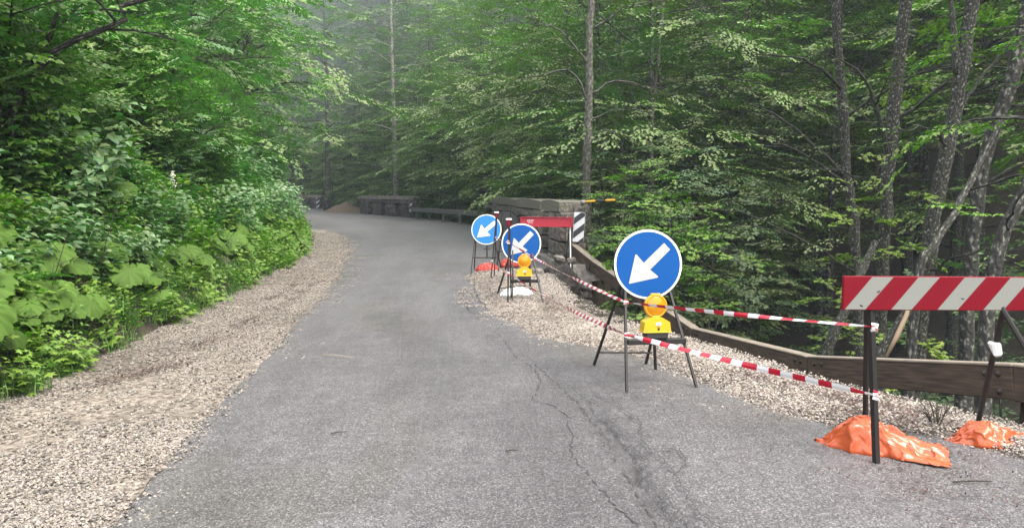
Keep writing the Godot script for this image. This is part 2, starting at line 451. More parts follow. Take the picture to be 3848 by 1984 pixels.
func road() -> void:
	var ds := []
	var d := -30.0
	while d < 150.0:
		ds.append(d)
		d += 2.0 if d < 2.0 else maxf(0.03, d * 0.0085)
	var off := [-0.3, -0.2, -0.14, -0.1, -0.07, -0.05, -0.035, -0.02, -0.008, 0.008, 0.02, 0.035, 0.05, 0.07, 0.1, 0.14, 0.2, 0.3]
	var rows := []; var cols := []
	for dd in ds:
		var row := PackedVector3Array(); var col := PackedColorArray()
		var xl := poly(ALp, dd) - 0.35 + 0.12 * noise.get_noise_1d(dd * 40.0)
		var xr := minf(poly(GRp, dd) + 0.35, BR(dd) - 0.03) if dd < 16.4 else BR(dd) - 0.35
		if dd < 5.0: xr = BR(dd) - 0.05
		var cx := clampf(crack_at(dd), xl + 0.5, xr - 0.5)
		var pw := crack_power(dd)
		var w := 0.009 + 0.014 * absf(noise.get_noise_2d(dd * 160.0, 40.0))
		var xs := []
		for k in 22: xs.append(lerpf(xl, cx - 0.3, k / 22.0))
		for o in off: xs.append(cx + o)
		for k in range(1, 16): xs.append(lerpf(cx + 0.3, xr, k / 15.0))
		for k in xs.size():
			var x: float = xs[k]
			var o := x - cx
			var y := sl(dd) + 0.012 * noise.get_noise_2d(x * 12.0, dd * 12.0)
			y -= pw * (0.04 * exp(-pow(o / w, 2.0)) + 0.010 * exp(-pow(o / 0.11, 2.0)))
			if pw > 0.0 and absf(o) < 0.2: y += pw * 0.014 * noise.get_noise_2d(x * 900.0, dd * 500.0)
			if o > 0.0: y -= 0.02 * pw * (1.0 - smoothstep(0.0, 0.8, o))
			if dd < 16.4: y -= 0.05 * smoothstep(-0.25, 0.35, x - poly(GRp, dd)) * (1.0 if dd > 5.0 else 0.0)
			y -= 0.05 * (1.0 - smoothstep(0.0, 0.3, x - xl))
			row.append(Vector3(x, y, -dd))
			var g := 0.90 + 0.22 * noise.get_noise_2d(x * 14.0 + 50.0, dd * 5.0) + 0.16 * noise.get_noise_2d(x * 60.0, dd * 45.0)
			# the worn, bleached strip that used to be the verge, and the damp broken band along the crack
			var pale := smoothstep(0.1, 1.0, o) * (1.0 - smoothstep(9.0, 12.0, dd))
			g += 0.14 * pale
			var broke := pw * exp(-pow(o / 0.17, 2.0)) * clampf(0.65 + noise.get_noise_2d(x * 200.0, dd * 150.0) * 1.3, 0.0, 1.0)
			g *= 1.0 - 0.3 * broke
			g *= 1.0 - 0.42 * pw * exp(-pow(o / (w * 0.8), 2.0))
			var edge := 1.0 - smoothstep(0.2, 0.7, x - xl)
			g = lerpf(g, g * 1.15, edge)
			# paler wheel tracks, darker oily middle, and dusty edges
			var lane := (x - xl) / (xr - xl)
			g *= 1.0 + 0.10 * (exp(-pow((lane - 0.28) / 0.09, 2.0)) + exp(-pow((lane - 0.62) / 0.08, 2.0))) - 0.08 * exp(-pow((lane - 0.45) / 0.08, 2.0))
			g *= 1.0 + 0.22 * noise.get_noise_2d(x * 120.0 + 9.0, dd * 26.0) * noise.get_noise_2d(x * 20.0, dd * 8.0 + 70.0) * 3.0
			var moss := smoothstep(0.05, 0.45, noise.get_noise_2d(x * 30.0 + 300.0, dd * 9.0)) * 0.8
			g *= 1.0 - 0.13 * moss
			col.append(Color(clampf(g, 0.1, 1.0), clampf(g * lerpf(0.985, 0.965, pale), 0.1, 1.0), clampf(g * lerpf(1.0, 0.93, pale) * (1.0 - 0.10 * moss), 0.1, 1.0)))
		rows.append(row); cols.append(col)
	var v := PackedVector3Array(); var c := PackedColorArray(); var u := PackedVector2Array(); var ix := PackedInt32Array()
	var n: int = rows[0].size()
	for i in rows.size():
		v.append_array(rows[i]); c.append_array(cols[i])
		for p in rows[i]: u.append(Vector2(p.x, p.z))
	for i in rows.size() - 1:
		for j in n - 1:
			var a := i * n + j
			ix.append_array(PackedInt32Array([a, a + n, a + n + 1, a, a + n + 1, a + 1]))
	var arr := []
	arr.resize(Mesh.ARRAY_MAX)
	arr[Mesh.ARRAY_VERTEX] = v; arr[Mesh.ARRAY_COLOR] = c; arr[Mesh.ARRAY_TEX_UV] = u; arr[Mesh.ARRAY_INDEX] = ix
	var st := SurfaceTool.new()
	st.create_from_arrays(arr)
	st.generate_normals()
	var o := part("road", st.commit(), M.asphalt, self)
	tag(o, "grey worn asphalt road curving left uphill with a long crack", "road", "", "structure")
	# finer cracks, each a thin broken line of missing surface
	var lines := [
		[[0.63, 3.45], [0.52, 3.75], [0.44, 4.15], [0.36, 4.5], [0.4, 4.85], [0.37, 5.1], [0.42, 5.25]],
		[[0.42, 5.25], [0.3, 5.6], [0.16, 5.75], [0.2, 6.1], [0.26, 6.3], [0.2, 6.8]],
		[[1.02, 3.4], [0.93, 3.75], [0.94, 4.2], [0.9, 4.5], [0.84, 4.75], [0.9, 5.1], [0.82, 5.6], [0.65, 6.0]],
		[[0.94, 4.2], [1.04, 4.35], [1.05, 4.6], [0.95, 4.8]],
		[[0.2, 6.8], [0.02, 7.3], [-0.05, 7.9], [-0.2, 8.6], [-0.1, 9.2]],
		[[0.95, 7.05], [1.1, 7.0], [1.28, 7.05], [1.4, 6.92], [1.62, 6.7]],
		[[-0.7, 13.6], [-0.62, 12.4], [-0.5, 11.2], [-0.35, 10.4]],
		[[0.70, 3.5], [0.67, 3.9], [0.62, 4.4], [0.63, 4.8], [0.55, 5.3], [0.5, 5.7], [0.36, 6.3], [0.2, 7.0]],
		[[0.86, 3.6], [0.79, 4.0], [0.76, 4.6], [0.72, 5.0], [0.66, 5.5]],
		[[0.78, 4.5], [0.92, 4.62], [1.05, 4.6]],
		[[0.6, 5.2], [0.75, 5.35], [0.9, 5.3], [1.1, 5.5]],
		[[-0.62, 15.2], [-0.45, 14.6], [-0.2, 14.35], [0.0, 14.5]],
	]
	rng.seed = 5
	for l in lines:
		var b := MB.new()
		var pts := []
		for i in l.size() - 1:
			var p := Vector2(l[i][0], l[i][1]); var q := Vector2(l[i + 1][0], l[i + 1][1])
			var k := maxi(2, int(p.distance_to(q) / 0.04))
			for s in k:
				pts.append(p.lerp(q, float(s) / k) + Vector2(rng.randf_range(-0.016, 0.016), rng.randf_range(-0.012, 0.012)))
		for i in pts.size() - 1:
			if rng.randf() < 0.12: continue
			var t: Vector2 = (pts[i + 1] - pts[i]).normalized().orthogonal() * rng.randf_range(0.002, 0.006) * (1.0 if pts[i].y < 9.0 else 2.0)
			var p: Vector2 = pts[i]; var q: Vector2 = pts[i + 1]
			var f := func(z: Vector2) -> Vector3: return Vector3(z.x, sl(z.y) + 0.012 * noise.get_noise_2d(z.x * 12.0, z.y * 12.0) + 0.004, -z.y)
			b.quad(f.call(p - t), f.call(p + t), f.call(q + t * 0.7), f.call(q - t * 0.7))
		part("crack", b.mesh(), M.crack, o)

func strip(lf: Callable, rf: Callable, d0: float, d1: float, yf: Callable, n: int, colf: Callable) -> ArrayMesh:
	var v := PackedVector3Array(); var c := PackedColorArray(); var u := PackedVector2Array(); var ix := PackedInt32Array()
	var d := d0
	var rows := 0
	while d < d1:
		var l: float = lf.call(d); var r: float = rf.call(d)
		for k in n + 1:
			var x := lerpf(l, r, float(k) / n)
			v.append(Vector3(x, yf.call(x, d), -d)); u.append(Vector2(x, -d)); c.append(colf.call(x, d))
		rows += 1
		d += maxf(0.08, d * 0.015) if d > 0.0 else 1.0
	for i in rows - 1:
		for j in n:
			var a := i * (n + 1) + j
			ix.append_array(PackedInt32Array([a, a + n + 1, a + n + 2, a, a + n + 2, a + 1]))
	var arr := []
	arr.resize(Mesh.ARRAY_MAX)
	arr[Mesh.ARRAY_VERTEX] = v; arr[Mesh.ARRAY_COLOR] = c; arr[Mesh.ARRAY_TEX_UV] = u; arr[Mesh.ARRAY_INDEX] = ix
	var st := SurfaceTool.new()
	st.create_from_arrays(arr)
	st.generate_normals()
	return st.commit()

func gl_y(x: float, d: float) -> float:      # surface of the left gravel
	var a := poly(ALp, d); var b := BL(d)
	var t := clampf((a - x) / maxf(a - b, 0.2), -0.3, 1.2)
	return sl(d) + lerpf(-0.03, 0.012, smoothstep(-0.12, 0.06, t)) + 0.05 * smoothstep(0.6, 1.1, t) + 0.03 * noise.get_noise_2d(x * 25.0, d * 12.0) * smoothstep(0.0, 0.3, t)

func gr_y(x: float, d: float) -> float:      # surface of the right gravel
	var a := poly(GRp, d); var b := BR(d)
	var t := clampf((x - a) / maxf(b - a, 0.3), -0.3, 1.1)
	return sl(d) + lerpf(-0.03, 0.015, smoothstep(-0.12, 0.08, t)) + 0.035 * sin(clampf(t * 1.6, 0.0, 1.0) * PI) + 0.03 * noise.get_noise_2d(x * 22.0, d * 16.0) * smoothstep(0.0, 0.3, t) - 0.13 * smoothstep(0.5, 1.1, t)

func chips(b: MB, n: int, rad: float, size: float) -> void:      # a handful of loose stones
	for i in n:
		var r := sqrt(rng.randf()) * rad
		var a := rng.randf() * TAU
		var s := size * (0.4 + 1.0 * pow(rng.randf(), 1.8))
		var t := rng.randf_range(0.45, 1.0)
		var col := Color(t, t * rng.randf_range(0.93, 1.02), t * rng.randf_range(0.88, 1.04))
		if rng.randf() < 0.22: col = col * rng.randf_range(0.3, 0.6)
		col.a = 1.0
		var bas := Basis.from_euler(Vector3(rng.randf_range(-0.5, 0.5), rng.randf() * TAU, rng.randf_range(-0.5, 0.5)))
		var at := Vector3(cos(a) * r, s * 0.2, sin(a) * r)
		var p := []
		for q in [Vector3(1, 0, 0), Vector3(0, 0, 0.75), Vector3(-1, 0, 0), Vector3(0, 0, -0.75)]:
			p.append(at + bas * (q * s * 0.5 * rng.randf_range(0.8, 1.25)))
		var top := at + bas * Vector3(rng.randf_range(-0.2, 0.2) * s, s * 0.36, rng.randf_range(-0.2, 0.2) * s)
		var top2 := at + bas * Vector3(rng.randf_range(-0.3, 0.3) * s, s * 0.3, rng.randf_range(-0.3, 0.3) * s)
		var low := at - Vector3(0, s * 0.3, 0)
		for k in 4:
			b.tri(p[k], top if k < 2 else top2, p[(k + 1) % 4], col)
			b.tri(p[k], p[(k + 1) % 4], low, col)
		b.tri(p[0], top2, top, col); b.tri(p[2], top, top2, col)

func gravel() -> void:
	var cf := func(x: float, d: float) -> Color:
		var g := 0.86 + 0.5 * noise.get_noise_2d(x * 22.0, d * 12.0) + 0.2 * noise.get_noise_2d(x * 90.0, d * 60.0)
		var p := smoothstep(-0.05, 0.35, noise.get_noise_2d(x * 26.0 + 40.0, d * 11.0))
		g *= 1.0 - 0.38 * p
		return Color(clampf(g, 0.2, 1), clampf(g * (0.98 - 0.03 * p), 0.2, 1), clampf(g * (0.95 - 0.07 * p), 0.2, 1))
	var o := part("gravel_verge", strip(func(d): return BL(d) - 0.4, func(d): return poly(ALp, d) + 0.02 + 0.1 * noise.get_noise_1d(d * 60.0), -6.0, 33.0, gl_y, 12, cf), M.gravel_bed, self)
	tag(o, "pale gravel verge between the leafy left bank and the asphalt", "verge", "", "structure")
	o = part("gravel_verge", strip(func(d): return poly(GRp, d) - 0.12 + 0.12 * noise.get_noise_1d(d * 70.0), func(d): return BR(d) + 0.05, 3.0, 15.45, gr_y, 14, cf), M.gravel_bed_pale, self)
	tag(o, "pale gravel spread along the broken right edge of the road", "verge", "", "structure")
	rng.seed = 11
	var hand := []
	for k in 3:
		var b := MB.new()
		chips(b, 30, 0.12, 0.020)
		hand.append(b.mesh())
	var lots := [[], [], []]
	for side in 2:
		var got := [[], [], []]
		var want := 6200 if side == 0 else 5600
		var n := 0
		while n < want:
			var d := 2.8 + pow(rng.randf(), 1.7) * (27.0 if side == 0 else 12.5)
			var a: float; var bb: float
			if side == 0: a = poly(ALp, d) - 0.02; bb = BL(d) - 0.1
			else: a = poly(GRp, d) - 0.08; bb = BR(d) + 0.02
			if side == 1 and d > 15.4: continue
			var x := lerpf(a, bb, rng.randf())
			if rng.randf() < 0.05: x = a + (0.5 if side == 0 else -0.5) * pow(rng.randf(), 2.0)
			# packed, dusty patches carry fewer loose stones
			if rng.randf() < smoothstep(-0.05, 0.35, noise.get_noise_2d(x * 26.0 + 40.0, d * 11.0)) * 0.85: continue
			var y := gl_y(x, d) if side == 0 else gr_y(x, d)
			y = maxf(y, sl(d) - 0.012)
			var sc := rng.randf_range(0.75, 1.25) * (1.0 + maxf(d - 9.0, 0.0) * 0.05)
			got[n % 3].append(Transform3D(Basis(Vector3.UP, rng.randf() * TAU).scaled(Vector3(sc, sc, sc)), Vector3(x, y, -d)))
			n += 1
		for k in 3:
			scatter("gravel", hand[k], [M.stone_chips, M.stone_chips_pale][side], got[k], "loose cream stones on the %s verge" % ["left", "right"][side], "gravel")
	# crumbs of asphalt and small stones strewn on the road
	var b := MB.new()
	chips(b, 4, 0.16, 0.014)
	var xs := []
	for i in 700:
		var d := 2.9 + pow(rng.randf(), 1.4) * 11.0
		var x := rng.randf_range(poly(ALp, d), minf(BR(d), 3.4))
		if rng.randf() < 0.45: x = crack_at(d) + rng.randfn(0.0, 0.12)
		xs.append(Transform3D(Basis(Vector3.UP, rng.randf() * TAU), Vector3(x, sl(d) + 0.002, -d)))
	scatter("rubble_crumbs", b.mesh(), mat("crumb", 0.11, 0.105, 0.105, 0.9, 0.0, true), xs, "asphalt crumbs and grit strewn on the road", "grit")
	# reddish bud scales and litter washed into lines
	b = MB.new()
	for i in 26:
		var q := Vector3(rng.randfn(0, 0.12), 0.012, rng.randfn(0, 0.06))
		var e := Vector3(rng.randf_range(-1, 1), rng.randf_range(-0.3, 0.5), rng.randf_range(-1, 1)).normalized() * rng.randf_range(0.008, 0.022)
		var f := Vector3(-e.z, 0.002, e.x) * 0.4
		var t := rng.randf_range(0.4, 1.0)
		b.quad(q - e, q + f, q + e, q - f, Color(t, t, t))
	xs = []
	for l in [[[-3.35, 7.6], [-3.3, 9.2], [-3.25, 10.6], [-3.45, 12.5], [-3.55, 14.5]], [[-3.45, 5.9], [-3.3, 6.6], [-3.1, 7.0]], [[-3.7, 10.8], [-3.65, 12.0], [-3.9, 14.0]], [[-5.6, 21.0], [-5.9, 24.0], [-6.8, 26.0]], [[1.9, 6.4], [2.2, 5.95], [2.6, 5.5], [2.9, 5.3]], [[2.25, 5.4], [2.6, 5.1], [3.1, 4.9]], [[0.7, 9.0], [0.5, 10.5], [0.2, 12.0]]]:
		for i in l.size() - 1:
			for k in 9:
				var t := rng.randf()
				var x: float = lerpf(l[i][0], l[i + 1][0], t) + rng.randfn(0, 0.035)
				var d: float = lerpf(l[i][1], l[i + 1][1], t)
				xs.append(Transform3D(Basis(Vector3.UP, rng.randf_range(-0.5, 0.5) + PI / 2), Vector3(x, (gl_y(x, d) if x < -1.0 else gr_y(x, d)) + 0.008, -d)))
	for i in 80:
		var d := 3.4 + rng.randf() * 3.2
		var x := rng.randf_range(1.8, minf(BR(d), 3.6))
		xs.append(Transform3D(Basis(Vector3.UP, rng.randf() * TAU).scaled(Vector3.ONE * 0.8), Vector3(x, maxf(gr_y(x, d), sl(d)) + 0.004, -d)))
	scatter("leaf_litter", b.mesh(), M.leaf_litter, xs, "reddish bud scales and leaf litter washed into streaks on the gravel", "litter")

# ------------------------------------------------------------------ walls, rails
func wall(called: String, label: String, p0: Vector2, p1: Vector2, breaks: Array, h: float, thick: float, dark: bool, out: float) -> Node3D:
	# p = (x, d) of the road-side foot; breaks = fractions where one bay ends and the next begins
	var a := Vector3(p0.x, sl(p0.y), -p0.y); var e := Vector3(p1.x, sl(p1.y), -p1.y)
	var w := thing(called, label, "parapet", a)
	var along := (e - a); var L := along.length()
	var t := along.normalized()
	var side := Vector3(-t.z, 0, t.x).normalized() * out       # away from the road
	var bas := Basis(t, Vector3.UP, -side)
	var st := ["stone_0", "stone_1", "stone_2"] if not dark else ["stone_dark", "stone_dark", "stone_0"]
	var variants := []
	for k in 6:
		var b := MB.new()
		b.hull(Vector3.ZERO, Vector3.ONE, 0.09, 0.035, rng)
		variants.append(b.mesh())
	for i in breaks.size() - 1:
		var s0: float = breaks[i] * L; var s1: float = breaks[i + 1] * L
		var y0 := 0.0
		# body behind the stones
		var b := MB.new()
		b.hull(t * (s0 + s1) / 2 + Vector3(0, h / 2 - 0.25, 0) + side * (thick / 2 + 0.11), Vector3(s1 - s0 - 0.01, h + 0.35, thick - 0.2), 0.01, 0.0, null, Color.WHITE, bas)
		part("wall_core", b.mesh(), M[st[0]], w)
		# cap: a broad slab, slightly arched along its length
		var prof := PackedVector2Array()
		var hl := (s1 - s0) / 2 - 0.09
		for k in 9:
			var q := lerpf(-hl, hl, k / 8.0)
			prof.append(Vector2(q, 0.21 + 0.045 * cos(q / hl * PI / 2)))
		prof.append(Vector2(hl, 0.0)); prof.append(Vector2(-hl, 0.0))
		b = MB.new()
		b.ext(prof, -(thick / 2 + 0.09), thick / 2 + 0.09)
		var cap := part("cap_stone", b.mesh(), M.cap_stone if not dark else M.concrete, w)
		cap.transform = Transform3D(bas, t * (s0 + s1) / 2 + Vector3(0, h - 0.2, 0) + side * thick / 2)
		# dressed stones of the pier, then the recessed panel with its corbel
		var pier := minf((s1 - s0) * 0.62, 2.4)
		var rows := 4
		var rh := (h - 0.2 + 0.1) / rows
		for r in rows:
			var s := s0
			while s < s0 + pier - 0.05:
				var bw := minf(rng.randf_range(0.42, 0.75), s0 + pier - s)
				if s0 + pier - s - bw < 0.25: bw = s0 + pier - s
				var m := part("stone", variants[rng.randi() % 6], M[st[rng.randi() % 3]], w)
				m.transform = Transform3D(bas * Basis.from_scale(Vector3(bw - 0.015, rh - 0.015, 0.26)), t * (s + bw / 2) + Vector3(0, -0.1 + rh * (r + 0.5), 0) + side * (0.05 + rng.randf_range(-0.015, 0.015)))
				s += bw
		if pier < s1 - s0 - 0.3:
			b = MB.new()
			b.hull(Vector3.ZERO, Vector3(s1 - s0 - pier - 0.05, 0.24, 0.16), 0.05, 0.02, rng)
			part("corbel", b.mesh(), M[st[1]], w).transform = Transform3D(bas, t * (s0 + pier + (s1 - s0 - pier) / 2) + Vector3(0, h - 0.36, 0) + side * 0.01)
			b = MB.new()
			b.lathe([Vector2(0.0, 0.03), Vector2(0.16, 0.02), Vector2(0.22, -0.02), Vector2(0.24, -0.06)], 12)
			part("boss", b.mesh(), M[st[2]], w).transform = Transform3D(bas * Basis(Vector3.RIGHT, PI / 2), t * (s0 + pier + (s1 - s0 - pier) / 2) + Vector3(0, h * 0.45, 0) + side * 0.06)
		if i == 0:
			for r in rows:
				var s := 0.0
				for bw in [thick * 0.6, thick * 0.4] if r % 2 else [thick * 0.4, thick * 0.6]:
					var m := part("stone", variants[rng.randi() % 6], M[st[rng.randi() % 3]], w)
					m.transform = Transform3D(bas * Basis.from_scale(Vector3(0.16, rh - 0.015, bw - 0.012)), t * 0.02 + Vector3(0, -0.1 + rh * (r + 0.5), 0) + side * (s + bw / 2 + 0.02))
					s += bw
	return w

func plate(called: String, label: String, at: Vector3, turn: float, w: float, h: float, tilt := 0.0) -> void:
	var o := thing(called, label, "hazard marker", at, turn)
	o.rotation.z = tilt
	var b := MB.new()
	b.hull(Vector3.ZERO, Vector3(w, h, 0.02), 0.004, 0.0, null)
	part("panel", b.mesh(), M.hazard_white, o)
	var k := -h / 2 - w
	var flip := true
	while k < h / 2 + w:
		if flip:
			var pl := PackedVector2Array([Vector2(-w / 2, k), Vector2(w / 2, k + w * 0.85), Vector2(w / 2, k + w * 0.85 + h * 0.235), Vector2(-w / 2, k + h * 0.235)])
			var clip := Geometry2D.intersect_polygons(pl, PackedVector2Array([Vector2(-w / 2 + 0.004, -h / 2 + 0.004), Vector2(w / 2 - 0.004, -h / 2 + 0.004), Vector2(w / 2 - 0.004, h / 2 - 0.004), Vector2(-w / 2 + 0.004, h / 2 - 0.004)]))
			for q in clip:
				b = MB.new()
				b.ext(q, 0.0105, 0.0125)
				part("stripe", b.mesh(), M.hazard_black, o)
		flip = not flip
		k += h * 0.235

func rails() -> void:
	var o := thing("guardrail", "brown timber guardrail sagging past the washed-out right road edge", "guardrail", Vector3(3.0, 0.2, -8.0))
	var org := o.position
	# upper edges of the beams
	var p := [Vector3(4.35, 0.72, -3.4), Vector3(3.62, 0.585, -5.34), Vector3(3.07, 0.22, -7.7), Vector3(2.72, 0.02, -11.2), Vector3(1.6, 0.86, -15.1), Vector3(1.20, 1.22, -16.0)]
	var hh := [0.27, 0.26, 0.255, 0.25, 0.25, 0.27]
	for i in p.size() - 1:
		var a: Vector3 = p[i] - org; var e: Vector3 = p[i + 1] - org
		var t := (e - a).normalized()
		var side := t.cross(Vector3.UP).normalized()
		var up := side.cross(t)
		var g := 0.006
		var A := a + t * g; var E := e - t * g
		var th := 0.13
		var bas := Basis(t, up, -side)
		var L := A.distance_to(E)
		var H: float = hh[i]
		var b := MB.new()
		b.hull(Vector3.ZERO, Vector3(L, H - 0.02, th), 0.008, 0.0, null)
		var beam := part("beam", b.mesh(), M.timber, o)
		beam.transform = Transform3D(bas, (A + E) / 2 - up * (H / 2 + 0.01) + side * th / 2)
		b = MB.new()
		b.hull(Vector3.ZERO, Vector3(L, 0.022, th + 0.012), 0.006, 0.0, null)
		part("weathered_top", b.mesh(), M.timber_top, beam, Vector3(0, H / 2 + 0.001, 0))
		for s in [0.12, 0.24, L - 0.24, L - 0.12]:
			if i == 4: continue
			for y in [0.065, -0.065]:
				b = MB.new()
				b.lathe([Vector2(0, 0.016), Vector2(0.012, 0.013), Vector2(0.02, 0.0), Vector2(0.026, 0.0), Vector2(0.026, -0.004)], 8)
				var bo := part("bolt", b.mesh(true), M.bolt, beam)
				bo.transform = Transform3D(Basis(Vector3.RIGHT, PI / 2), Vector3(s - L / 2, y, th / 2 + 0.004))
	for q in [[p[1], 1.0], [p[2], 1.0], [p[3], 1.2], [p[3].lerp(p[4], 0.5), 1.3], [p[4] + Vector3(0.12, 0, 0), 1.1]]:
		var at: Vector3 = q[0] - org
		var b := MB.new()
		b.hull(at + Vector3(0.22, -0.05 - q[1] / 2, -0.05), Vector3(0.14, q[1], 0.14), 0.012, 0.004, rng)
		part("post", b.mesh(), M.timber, o)
	# far rail between the two stone parapets
	o = thing("guardrail", "grey box guardrail between the two stone parapets in the distance", "guardrail", Vector3(-4.0, 1.7, -41.5))
	org = o.position
	var a := Vector3(-6.55, 2.62, -48.6) - org; var e := Vector3(-1.25, 2.14, -34.7) - org
	var t := (e - a).normalized()
	var side := t.cross(Vector3.UP).normalized()
	var b := MB.new()
	b.hull((a + e) / 2 - Vector3(0, 0.12, 0), Vector3(a.distance_to(e), 0.22, 0.1), 0.01, 0.0, null, Color.WHITE, Basis(t, side.cross(t), -side))
	part("beam", b.mesh(), M.rail_grey, o)
	b = MB.new()
	b.hull((a + e) / 2 + Vector3(0, 0.003, 0), Vector3(a.distance_to(e), 0.02, 0.11), 0.004, 0.0, null, Color.WHITE, Basis(t, side.cross(t), -side))
	part("weathered_top", b.mesh(), M.concrete, o)
	for k in 5:
		var q := a.lerp(e, 0.08 + k * 0.21)
		b = MB.new()
		b.hull(q + Vector3(0.07, -0.5, -0.07), Vector3(0.12, 1.0, 0.12), 0.01, 0.0, null)
		part("post", b.mesh(), M.rail_grey, o)

func masonry() -> void:
	rng.seed = 77
	wall("parapet", "pale brown stone parapet with mossy caps behind the middle blue sign", Vector2(1.12, 16.0), Vector2(-1.12, 34.3), [0.0, 0.142, 0.41, 0.71, 1.0], 1.40, 0.45, false, 1.0)
	wall("parapet", "dark stone parapet in the distance beside the heap of earth", Vector2(-6.6, 49.1), Vector2(-12.4, 60.0), [0.0, 0.25, 0.5, 0.75, 1.0], 1.38, 0.5, true, 1.0)
	wall("parapet", "farthest dark stone parapet where the road leaves sight", Vector2(-20.3, 78.7), Vector2(-27.5, 91.0), [0.0, 0.33, 0.66, 1.0], 1.36, 0.5, true, 1.0)
	plate("hazard_marker", "black and white striped plate with torn stripes on the near stone pier", Vector3(1.42, 1.52, -15.84), 0.12, 0.235, 0.63, -0.06)
	plate("hazard_marker", "small black and white striped plate on the middle dark parapet", Vector3(-6.62, 2.69, -48.86), 0.35, 0.17, 0.75, -0.03)
	plate("hazard_marker", "tiny black and white striped plate on the farthest parapet", Vector3(-20.4, 3.72, -78.4), 0.45, 0.32, 1.05, -0.03)
	# kerb ledge in front of the parapet
	var o := thing("kerb", "low concrete ledge along the foot of the near parapet", "kerb", Vector3(0.8, 0.75, -18.0))
	for k in 6:
		var b := MB.new()
		var d := 16.4 + k * 1.6
		var x := 0.95 - (d - 16.0) * 0.1225
		b.hull(Vector3(x, sl(d + 0.8) + 0.04, -d - 0.8) - o.position, Vector3(0.22, 0.16, 1.58), 0.015, 0.006, rng, Color.WHITE, Basis(Vector3.UP, 0.122) * Basis(Vector3.RIGHT, 0.04))
		part("kerb_stone", b.mesh(), M.concrete, o)
	# broken end of the pavement above the washed-out hole
	o = thing("concrete_slab", "broken slab of pavement jutting out above the washed-out hole", "slab", Vector3(1.4, 0.6, -15.3))
	var b := MB.new()
	b.ext(PackedVector2Array([Vector2(-0.14, 0.14), Vector2(0.11, 0.16), Vector2(0.42, -0.12), Vector2(0.41, -0.17), Vector2(0.1, -0.2), Vector2(-0.14, -0.18)]), -0.35, 0.02)
	part("slab", b.mesh(), M.concrete, o)
	o = thing("retaining_wall", "rough stone retaining wall exposed under the broken slab", "wall", Vector3(1.45, 0.1, -15.4))
	for r in 4:
		for k in 2:
			b = MB.new()
			b.hull(Vector3(-0.12 + k * 0.22 + rng.randf_range(-0.03, 0.03), 0.22 - r * 0.19, 0.05 + rng.randf_range(-0.03, 0.05)), Vector3(0.24, 0.19, 0.36), 0.045, 0.03, rng)
			part("stone", b.mesh(), M["stone_%d" % (rng.randi() % 3)], o)
	for q in [[Vector3(0.5, 0.62, -14.9), 0.2, "grey stone lying left of the exposed roots"], [Vector3(1.0, 0.86, -15.5), 0.16, "grey stone at the foot of the striped plate"], [Vector3(1.25, 0.83, -15.5), 0.13, "small stone on the slab beside the timber rail"]]:
		b = MB.new()
		b.hull(Vector3.ZERO, Vector3(q[1] * 1.4, q[1], q[1]), q[1] * 0.25, q[1] * 0.15, rng)
		whole("loose_stone", b.mesh(), M.stone_2, q[2], "stone").position = q[0]
	# dark lumpy soil with hanging roots
	o = thing("exposed_roots", "dark soil clod with hanging roots in the washed-out hole", "soil clod", Vector3(1.0, 0.35, -15.1))
	b = MB.new()
	var ring := []
	for i in 9:
		var row := []
		for j in 14:
			var th := PI * i / 8.0; var ph := TAU * j / 14.0
			var dir := Vector3(sin(th) * cos(ph) * 0.40, cos(th) * 0.40, sin(th) * sin(ph) * 0.28)
			row.append(dir * (1.0 + 0.45 * noise.get_noise_3dv(dir * 280.0)))
		ring.append(row)
	for i in 8:
		for j in 14: b.quad(ring[i][j], ring[i][(j + 1) % 14], ring[i + 1][(j + 1) % 14], ring[i + 1][j])
	part("soil", b.mesh(), M.dark_soil, o)
	b = MB.new()
	for i in 260:
		var dir := Vector3(rng.randfn(), rng.randfn() * 0.8, absf(rng.randfn())).normalized()
		var p := Vector3(dir.x * 0.42, dir.y * 0.42, dir.z * 0.3)
		var q := p + Vector3(rng.randfn() * 0.07, -0.04 + rng.randfn() * 0.06, rng.randf() * 0.09)
		b.tube([p, (p + q) / 2 + Vector3(rng.randfn(), rng.randfn(), rng.randfn()) * 0.02, q], [0.006, 0.004, 0.002], 3)
	tag(part("roots", b.mesh(), M.twig, o), "", "", "", "stuff")
	# heap of earth beyond the middle parapet
	b = MB.new()
	var rows := []
	for i in 13:
		var row := []
		for j in 28:
			var r := i / 12.0; var a := TAU * j / 28.0
			var x := cos(a) * r * 2.2; var z := sin(a) * r * 1.7
			row.append(Vector3(x, 1.05 * pow(1.0 - r, 0.9) * (1.0 + 0.12 * noise.get_noise_2d(x * 60, z * 60)) - 0.15, z))
		rows.append(row)
	for i in 12:
		for j in 28: b.quad(rows[i][j], rows[i][(j + 1) % 28], rows[i + 1][(j + 1) % 28], rows[i + 1][j])
	var hm := whole("earth_heap", b.mesh(true), M.mound, "reddish brown heap of earth and gravel between the far parapets", "heap")
	hm.position = Vector3(-14.3, sl(64.0), -64.0)
	# yellow and black height bar clamped to the pier
	o = thing("height_bar", "short yellow and black bar clamped to the pier top", "bar", Vector3(1.53, 2.065, -16.15))
	for k in 3:
		b = MB.new()
		b.tube([Vector3(0.06 + k * 0.215, 0.004 + k * 0.012, 0), Vector3(0.06 + (k + 1) * 0.215 - 0.002, 0.004 + (k + 1) * 0.012, 0)], [0.026, 0.026], 10)
		part("band", b.mesh(true), M.hazard_black if k == 1 else M.bar_yellow, o)
	b = MB.new()
	b.hull(Vector3(0.01, 0, 0), Vector3(0.10, 0.07, 0.07), 0.015, 0.008, rng)
	part("clamp", b.mesh(), M.galvanised, o)
	b = MB.new()
	b.hull(Vector3(-0.01, -0.17, 0.03), Vector3(0.05, 0.3, 0.03), 0.005, 0, null)
	part("bracket", b.mesh(), M.frame_metal, o)

